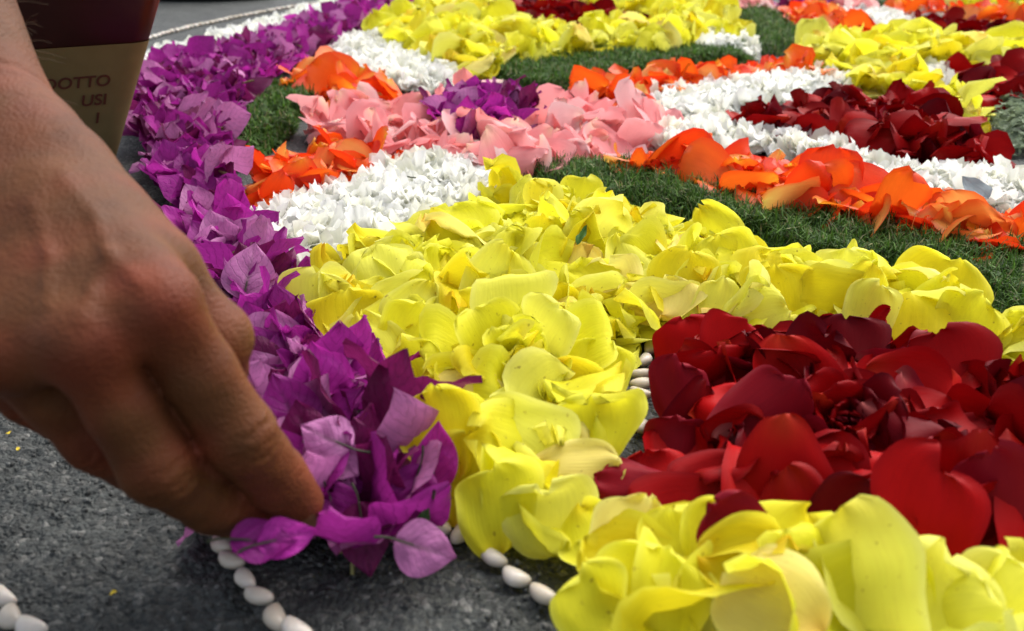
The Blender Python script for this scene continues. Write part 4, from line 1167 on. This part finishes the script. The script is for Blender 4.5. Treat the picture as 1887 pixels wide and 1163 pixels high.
def bloom(kind, px, py, n_out, R, L, label, tone_cycle, name, cat, tilt=25, openness=1.0, lift=.0):
    """a whole rose head lying on the heap: petals in turning whorls"""
    parts = []
    fr = face(px, py, 90, tilt)
    k = 0
    for ring, (cnt, rad, lean, sc) in enumerate([(2, .10, .05, .62), (3, .26, .22, .75), (4, .48, .50, .95), (n_out, .72, .95, 1.1)]):
        for i in range(cnt):
            tn = tone_named(kind, tone_cycle[k % len(tone_cycle)]); k += 1
            V, F, uv = rose_petal(L * sc, L * sc * 1.15, 13, bx=1.7 - .35 * ring, by=.5, curl=-(.6 + .6 * ring) * openness, wave=.001, crumple=.0002)
            V = V + np.array([0, L * sc * .4, 0])
            V = V @ rot_axis((1, 0, 0), math.pi / 2 - lean * openness).T + np.array([0, rad * R, 0])
            # petals cup around the axis: face inward
            V = V @ rot_axis((0, 0, 1), i * 2 * math.pi / cnt + ring * 1.1 + rng.normal(0, .12)).T
            parts.append(['petal', V, F, vertex_color(kind, tn, uv), uv, M[kind]])
    A = np.concatenate([p[1] for p in parts]) ; c = A.mean(0)
    B = lay((A - c) @ fr.T, px, py, lift, 35)
    B[:, 2] = np.maximum(B[:, 2], .0005)
    o = 0
    for p in parts:
        p[1] = B[o:o + len(p[1])]; o += len(p[1])
        deposit(p[1])
    PIECES.append(dict(kind=name, bed='hero', tone='', shape='hero', c=B.mean(0), size=R, label=label, cat=cat, parts=[tuple(p) for p in parts]))
bloom(Y, 955, 655, 4, .022, .030, "half open yellow rose head lying in the middle of the big yellow bed", [BY, GY, BY, PY_], 'yellow_rose', 'rose', tilt=30)
bloom(R_, 1565, 775, 3, .010, .019, "dark red rosebud with a tight spiral centre lying in the red bed", ['deep red', 'dark crimson', 'deep red'], 'red_rosebud', 'rosebud', tilt=40, openness=.7)
# ------------------------------------------------------------------ which petals the photograph shows, and how large
def build_visibility():
    Vs, Fs, own, n0 = [HAND_V], [HAND_F], [np.full(len(HAND_F), -1)], len(HAND_V)
    for i, p in enumerate(PIECES):
        for q in p['parts']:
            Vs.append(q[1]); Fs.append(q[2] + n0); own.append(np.full(len(q[2]), i)); n0 += len(q[1])
    own = np.concatenate(own)
    bvh = BVHTree.FromPolygons(np.concatenate(Vs).tolist(), np.concatenate(Fs).tolist())
    cnt = np.zeros(len(PIECES), int)
    sx = np.zeros(len(PIECES)); sy = np.zeros(len(PIECES))
    o = Vector(CAMP)
    for py in np.arange(2, PH, 3.7):
        for px in np.arange(2, PW, 3.7):
            hit = bvh.ray_cast(o, Vector(ray(px, py)))
            if hit[2] is not None:
                k = own[hit[2]]
                if k >= 0:
                    cnt[k] += 1; sx[k] += px; sy[k] += py
    return cnt, sx / np.maximum(cnt, 1), sy / np.maximum(cnt, 1)
SEEN, SX, SY = build_visibility()

COLOR_BED = dict(purple="purple band", white_near="white patch below pink", orange_left="left orange patch", orange_back="back left orange patch",
                 white_back="back left white patch", yellow_back="back yellow bed", red_back="back red inset", white_gap="small white grass-side patch",
                 orange_mid="upper orange band", pink="pink bed", purple_mid="pink bed's purple heart", white_upper="white band above crescent",
                 red_mid="dark red crescent", white_lower="white band below crescent", orange_right="lower orange band", yellow_front="big yellow bed",
                 red_front="front red bed", yellow_right="right yellow band", white_right="right white wedge", red_right="right edge red bed", yellow_edge="right yellow corner",
                 orange_far="far orange patch", pink_far="far pink patch", pink_far_right="far right pink patch", purple_far="far purple patch", white_far="far white band",
                 orange_far_right="far right orange strip", yellow_far="far yellow corner", white_far_right="far thin white strip", red_far="far red bed", white_border="white outer border")
NOUN = dict(yellow_rose_petal="rose petal", red_rose_petal="rose petal", orange_rose_petal="rose petal", pink_rose_petal="rose petal",
            carnation_petal="carnation petal", bougainvillea_flower="bougainvillea flower")
CAT = dict(yellow_rose_petal="petal", red_rose_petal="petal", orange_rose_petal="petal", pink_rose_petal="petal", carnation_petal="petal",
           bougainvillea_flower="flower", bougainvillea_bract="bract")
GROUP = dict(yellow_rose_petal="yellow rose petals of the flower carpet", red_rose_petal="red rose petals of the flower carpet", orange_rose_petal="orange rose petals of the flower carpet",
             pink_rose_petal="pink rose petals of the flower carpet", carnation_petal="white carnation petals of the flower carpet",
             bougainvillea_flower="purple bougainvillea flowers of the flower carpet", bougainvillea_bract="loose bougainvillea bracts at the hand")
ORD = ["", "second", "third", "fourth", "fifth", "sixth", "seventh", "eighth", "ninth"]

chosen, rest = [], {}
by_kind = {}
for i, p in enumerate(PIECES):
    by_kind.setdefault(p['kind'], []).append(i)
for k, ids in by_kind.items():
    hero = [i for i in ids if PIECES[i].get("label")]
    other = sorted((i for i in ids if not PIECES[i].get('label')), key=lambda i: -SEEN[i])
    lim = max(0, 295 - len(hero) - (24 if k == 'bougainvillea_flower' else 0))
    pick = [i for i in other[:lim] if SEEN[i] >= 2]
    chosen += hero + pick
    ps = set(pick)
    rest[k] = [i for i in other if i not in ps]

# labels for the petals that are not described one by one: look, then bed, then place within the bed
def place_labels():
    beds = {}
    for i in chosen:
        if not PIECES[i].get('label'): beds.setdefault(PIECES[i]['bed'], []).append(i)
    for bed, ids in beds.items():
        groups = {}
        for i in ids:
            p = PIECES[i]
            groups.setdefault((p['shape'], p['tone']), []).append(i)
        for (shape, tone), g in groups.items():
            noun = NOUN[PIECES[g[0]]['kind']]
            noun = "flower" if noun.startswith("boug") else "petal"
            head = f"{shape} {tone} {noun}"
            where = COLOR_BED[bed]
            if len(g) == 1:
                PIECES[g[0]]['label'] = f"only {head} seen in the {where}"
                continue
            # rows by depth, then order from the left inside each row
            g.sort(key=lambda i: -SY[i])
            nrow = 1 if len(g) <= 5 else (2 if len(g) <= 11 else (3 if len(g) <= 20 else 5))
            rows = np.array_split(np.array(g), nrow)
            rn = {1: [""], 2: ["front half", "back half"], 3: ["front third", "middle", "back third"], 5: ["front edge", "nearer part", "middle", "farther part", "back edge"]}[nrow]
            for r, nm in zip(rows, rn):
                r = sorted(r, key=lambda i: SX[i])
                inn = f"{nm} of {where}" if nm else f"the {where}"
                for j, i in enumerate(r):
                    n = len(r)
                    if n == 1: od = ""
                    elif j == 0: od = "leftmost "
                    elif j == n - 1: od = "rightmost "
                    elif j <= (n - 1) / 2: od = ORD[min(j, 8)] + " from left, "
                    else: od = ORD[min(n - 1 - j, 8)] + " from right, "
                    PIECES[i]['label'] = f"{od}{head}, {inn}" if nm else f"{od}{head} in {inn}"
place_labels()

def emit(i):
    p = PIECES[i]
    c = np.array(p['c'], float)
    lab, grp = p['label'], GROUP.get(p['kind'])
    cat = p.get('cat') or CAT[p['kind']]
    if len(p['parts']) == 1:
        _, V, F, pig, uv, mt = p['parts'][0]
        o = link(p['kind'], mesh_data(p['kind'], V - c, F, mt, pig, uv), loc=c)
    else:
        o = link(p['kind'], None, loc=c)
        for nm, V, F, pig, uv, mt in p['parts']:
            link(nm, mesh_data(nm, V - c, F, mt, pig, uv), o)
    tag(o, lab, cat, grp)
for i in chosen:
    if len(PIECES[i]['label'].split()) > 16: print('LONG', PIECES[i]['label'])
for i in chosen: emit(i)

STUFF = dict(yellow_rose_petal=("yellow_petal_litter", "mass of further yellow rose petals filling the yellow beds"),
             red_rose_petal=("red_petal_litter", "mass of further red rose petals filling the red beds"),
             orange_rose_petal=("orange_petal_litter", "mass of further orange rose petals filling the orange beds"),
             pink_rose_petal=("pink_petal_litter", "mass of further pink rose petals filling the pink beds"),
             carnation_petal=("carnation_petal_litter", "mass of small white carnation petals filling the white beds and borders"),
             bougainvillea_flower=("bougainvillea_litter", "mass of further purple bougainvillea bracts filling the purple beds"))
for k, ids in rest.items():
    Vs, Fs, Ps, Us, n0 = [], [], [], [], 0
    for i in ids:
        for nm, V, F, pig, uv, mt in PIECES[i]['parts']:
            if pig is None: continue
            Vs.append(V); Fs.append(F + n0); Ps.append(pig); Us.append(uv); n0 += len(V)
    if Vs:
        o = link(STUFF[k][0], mesh_data(STUFF[k][0], np.concatenate(Vs), np.concatenate(Fs), M[k], np.concatenate(Ps), np.concatenate(Us)))
        tag(o, STUFF[k][1], "petals", kind="stuff")

# ------------------------------------------------------------------ container behind the wrist
def rounded_square(hw, r, z, k=8):
    P = []
    for q in range(4):
        cx, cy = [(1, -1), (1, 1), (-1, 1), (-1, -1)][q]
        for a in np.linspace(-90 + 90 * q, 90 * q, k):
            P.append((cx * (hw - r) + r * math.cos(math.radians(a)), cy * (hw - r) + r * math.sin(math.radians(a)), z))
    return np.array(P)

def loft(rings, cap0=True):
    n = len(rings[0]); V = np.concatenate(rings); F = []
    for i in range(len(rings) - 1):
        for j in range(n):
            F.append((i * n + j, i * n + (j + 1) % n, (i + 1) * n + (j + 1) % n, (i + 1) * n + j))
    if cap0:
        V = np.concatenate([V, rings[0].mean(0)[None]]); c = len(V) - 1
        F += [(c, (j + 1) % n, j, j) for j in range(n)]
    return V, F

def mesh_poly(name, V, F, mat):
    me = bpy.data.meshes.new(name)
    me.from_pydata([tuple(v) for v in V], [], [tuple(dict.fromkeys(int(i) for i in f)) for f in F])
    me.update(); me.materials.append(mat)
    me.polygons.foreach_set("use_smooth", np.ones(len(me.polygons), dtype=bool))
    return me

def build_pot():
    base = at(92, 318, 0)
    root = link("tapered_pot", None, loc=base)
    root.rotation_euler = (0, 0, math.atan2(-base[0], base[1]))
    tag(root, "dark red brown tapered pot with a cream printed band standing behind the wrist", "pot")
    M_red = plain_material("pot_glaze", (.032, .006, .004), rough=.34, spec=.45, noise=.12, scale=60)
    M_band = plain_material("paper_band", (.165, .12, .05), rough=.75, spec=.15, noise=.06, scale=90)
    M_ink = plain_material("ink", (.09, .03, .02), rough=.7, spec=.1, noise=.05)
    k, h0, zb, zt = .37, .040, .102, .205
    hw = lambda z: h0 + k * z
    rings = [rounded_square(hw(z) - (.0009 if z < zb else 0), .012 + z * .02, z) for z in (.0005, .02, .05, zb - .0005, zb + .0015, .12, .16, zt)]
    rings += [rounded_square(hw(zt) + .003, .017, zt), rounded_square(hw(zt) + .003, .017, zt + .014), rounded_square(hw(zt) - .003, .015, zt + .014), rounded_square(hw(.03) - .004, .012, .03)]
    V, F = loft(rings)
    link("pot_wall", mesh_poly("pot_wall", V, F, M_red), root)
    rings = [rounded_square(hw(z) + .0004, .012 + z * .02, z) for z in (.003, .03, .06, zb)]
    V, F = loft(rings, cap0=False)
    link("paper_band", mesh_poly("paper_band", V, F, M_band), root)
    # printed lines lie on the sloping front face
    sl = math.atan(k)
    for txt, size, right, z in (("DOTTO", .0118, .0480, .0735), ("USI", .0118, .0440, .0600), ("I", .0118, .0375, .0465)):
        cu = bpy.data.curves.new("lettering", 'FONT')
        cu.body = txt; cu.size = size; cu.shear = .22; cu.extrude = .00015; cu.align_x = 'RIGHT'; cu.space_character = 1.02
        cu.offset = .0002
        tmp = bpy.data.objects.new("tmp", cu); COL.objects.link(tmp)
        bpy.context.view_layer.update()
        me = bpy.data.meshes.new_from_object(tmp.evaluated_get(bpy.context.evaluated_depsgraph_get()))
        bpy.data.objects.remove(tmp)
        me.materials.clear(); me.materials.append(M_ink)
        o = link("lettering", me, root)
        o.location = (right, -(hw(z) + .0010), z)
        o.rotation_euler = (math.pi / 2 + sl, 0, 0)
build_pot()

# ------------------------------------------------------------------ dark shoe at the very top, sleeve and small leavings
def build_shoe():
    p = at(366, 3, 0)
    root = link("shoe", None, loc=p + np.array([0, .04, 0]))
    root.rotation_euler = (0, 0, math.radians(4))
    tag(root, "black shoe standing on the asphalt at the top edge beyond the bean line", "shoe")
    Mk = plain_material("black_leather", (.012, .012, .013), rough=.5)
    Ms = plain_material("black_rubber", (.008, .008, .009), rough=.7)
    def outline(s, z):
        t = np.linspace(0, 2 * math.pi, 28, endpoint=False)
        x = np.cos(t) * .125; y = np.sin(t) * .043 * (1 - .16 * np.cos(2 * t) + .10 * np.cos(t))
        return np.stack([x * s, y * s, np.full(28, z)], 1)
    V, F = loft([outline(.96, .001), outline(1.0, .004), outline(1.0, .020), outline(.97, .023)])
    link("sole", mesh_poly("sole", V, F, Ms), root)
    rings = [outline(.955, .0235)]
    for z, s, dx in ((.04, .93, 0), (.058, .80, -.012), (.078, .62, -.035), (.1, .5, -.05)):
        r = outline(s, z); r[:, 0] += dx; rings.append(r)
    V, F = loft(rings)
    link("upper", mesh_poly("upper", V, F, Mk), root)
build_shoe()

# ------------------------------------------------------------------ sage sprigs at the right edge, a slip of leaf, crumbs and twigs
def leaf_heap(poly_px, n, label):
    poly = ground_poly(poly_px, .008)
    P = scatter(poly, math.sqrt(abs(sum(poly[i][0] * poly[i - 1][1] - poly[i - 1][0] * poly[i][1] for i in range(len(poly)))) / 2 / n) * 1.05)
    Vs, Fs, Ps, Us, n0 = [], [], [], [], 0
    for q in P:
        V, F, uv = bract_shape(rng.uniform(.010, .018), rng.uniform(.004, .007), 5, .8, rng.uniform(-.8, .8), wave=.0006)
        V = V @ orient(rng.uniform(0, 6.28), abs(rng.normal(.5, .5)), rng.uniform(0, 6.28)).T
        V = V - V.mean(0) + np.array([q[0], q[1], 0]); V[:, 2] += min(settle(V, 50) + .001, .018); V[:, 2] = np.maximum(V[:, 2], .0005); deposit(V)
        g = rng.uniform(.7, 1.25)
        Vs.append(V); Fs.append(F + n0); n0 += len(V); Us.append(uv)
        Ps.append(np.tile(np.array((.24, .30, .20)) * g, (len(V), 1)))
    tag(link("sage_leaves", mesh_data("sage_leaves", np.concatenate(Vs), np.concatenate(Fs), M_grass, np.concatenate(Ps), np.concatenate(Us))), label, "leaves", kind="stuff")
leaf_heap([(1832, 205), (1880, 188), (1960, 190), (1960, 272), (1868, 274), (1838, 240)], 480, "heap of small grey green leaves at the right edge below the yellow band")
leaf_heap([(1805, 147), (1940, 134), (1940, 156), (1830, 158)], 260, "far strip of small grey green leaves inside the right edge red bed")

def small_leaf(px, py, L, W, tip, elev, col, name, label, cat):
    V, F, uv = bract_shape(L, W, 9, .5, .5)
    V = lay(V @ face(px, py, tip, elev).T, px, py, .002); V[:, 2] = np.maximum(V[:, 2], .0006)
    c = V.mean(0)
    tag(link(name, mesh_data(name, V - c, F, M_grass, np.tile(np.array(col), (len(V), 1)), uv), loc=c), label, cat)
small_leaf(772, 972, .007, .004, 60, 60, (.07, .16, .05), "green_leaf", "small fresh green leaf between the two rounded mauve bracts at the purple tip", "leaf")
small_leaf(1828, 368, .026, .016, 150, 30, (.26, .31, .33), "grey_leaf", "blue grey leaf slip lying on the lower white band at the right edge", "leaf")
small_leaf(1060, 452, .013, .004, 60, 40, (.07, .16, .04), "green_leaf", "thin green leaf sliver in the upper middle of the big yellow bed", "leaf")

M_twig = plain_material("twig", (.05, .06, .02), rough=.8)
for pts, lab in ((((722, 316), (740, 323), (758, 327), (776, 328), (793, 336)), "thin dark twig lying on the white patch below the pink bed"),
                 (((632, 606), (627, 622), (629, 655)), "curved dark stalk standing on the purple bracts beside the yellow petals"),
                 (((745, 745), (744, 760), (747, 772)), "dark stalk tip standing on the magenta bract that spreads right"),
                 (((800, 905), (797, 925), (801, 945)), "thin dark stalk dangling above the bean at the purple tip")):
    P = []
    for i, (x, y) in enumerate(pts):
        p = at(x, y, .015); P.append([p[0], p[1], 0])
    P = np.array(P); ii, jj = hidx(P); P[:, 2] = HM[ii, jj] + .0015
    # keep each point where it is seen: slide along its line of sight to the new height
    P = np.array([at(x, y, z) for (x, y), z in zip(pts, P[:, 2])])
    V, F = tube(P, .0006, .0004, 5); c = V.mean(0)
    tag(link("twig", mesh_data("twig", V - c, F, M_twig), loc=c), lab, "twig")

M_crumb = plain_material("petal_crumb", (.62, .46, .03), rough=.6)
for px, py, lab in ((16, 797, "yellow petal crumb on the asphalt at the left edge under the hand, the upper one"),
                    (33, 827, "yellow petal crumb on the asphalt at the left edge under the hand, the lower one"),
                    (208, 1092, "tiny yellow petal crumb alone on the asphalt left of the beans")):
    V, F, uv = rose_petal(.0024, .0016, 6, .5, .5, 0, .0003, .0001)
    p = at(px, py, .0012)
    o = link("petal_crumb", mesh_data("petal_crumb", V, F, M_crumb), loc=p)
    o.rotation_euler = (0, 0, rng.uniform(0, 6.28)); tag(o, lab, "petal crumb")

# loose grit on the bare asphalt: nobody could count it
def build_grit():
    Vs, Fs, Ps, n0 = [], [], [], 0
    base = np.array([(1, 0, 0), (-1, 0, 0), (0, 1, 0), (0, -1, 0), (0, 0, 1), (0, 0, -1)], float)
    oct_ = np.array([(0, 2, 4), (2, 1, 4), (1, 3, 4), (3, 0, 4), (2, 0, 5), (1, 2, 5), (3, 1, 5), (0, 3, 5)])
    for _ in range(2600):
        x, y = rng.uniform(-.26, .07), rng.uniform(.2, .44)
        r = rng.uniform(.0003, .0011) * (1.7 if rng.random() < .05 else 1)
        V = base * r * rng.uniform(.6, 1.4, (6, 3)) @ orient(rng.uniform(0, 6), rng.uniform(0, 2), rng.uniform(0, 6)).T + np.array([x, y, r * .1])
        Vs.append(V); Fs.append(oct_ + n0); n0 += 6
        Ps.append(np.tile(np.array([.06, .063, .06]) * rng.uniform(.4, 2.0), (6, 1)))
    tag(link("grit", mesh_data("grit", np.concatenate(Vs), np.concatenate(Fs), plain_material("grit", None, vertex_color=True, rough=.6), np.concatenate(Ps), smooth=False)), "fine grit on the bare asphalt", "grit", kind="stuff")
build_grit()
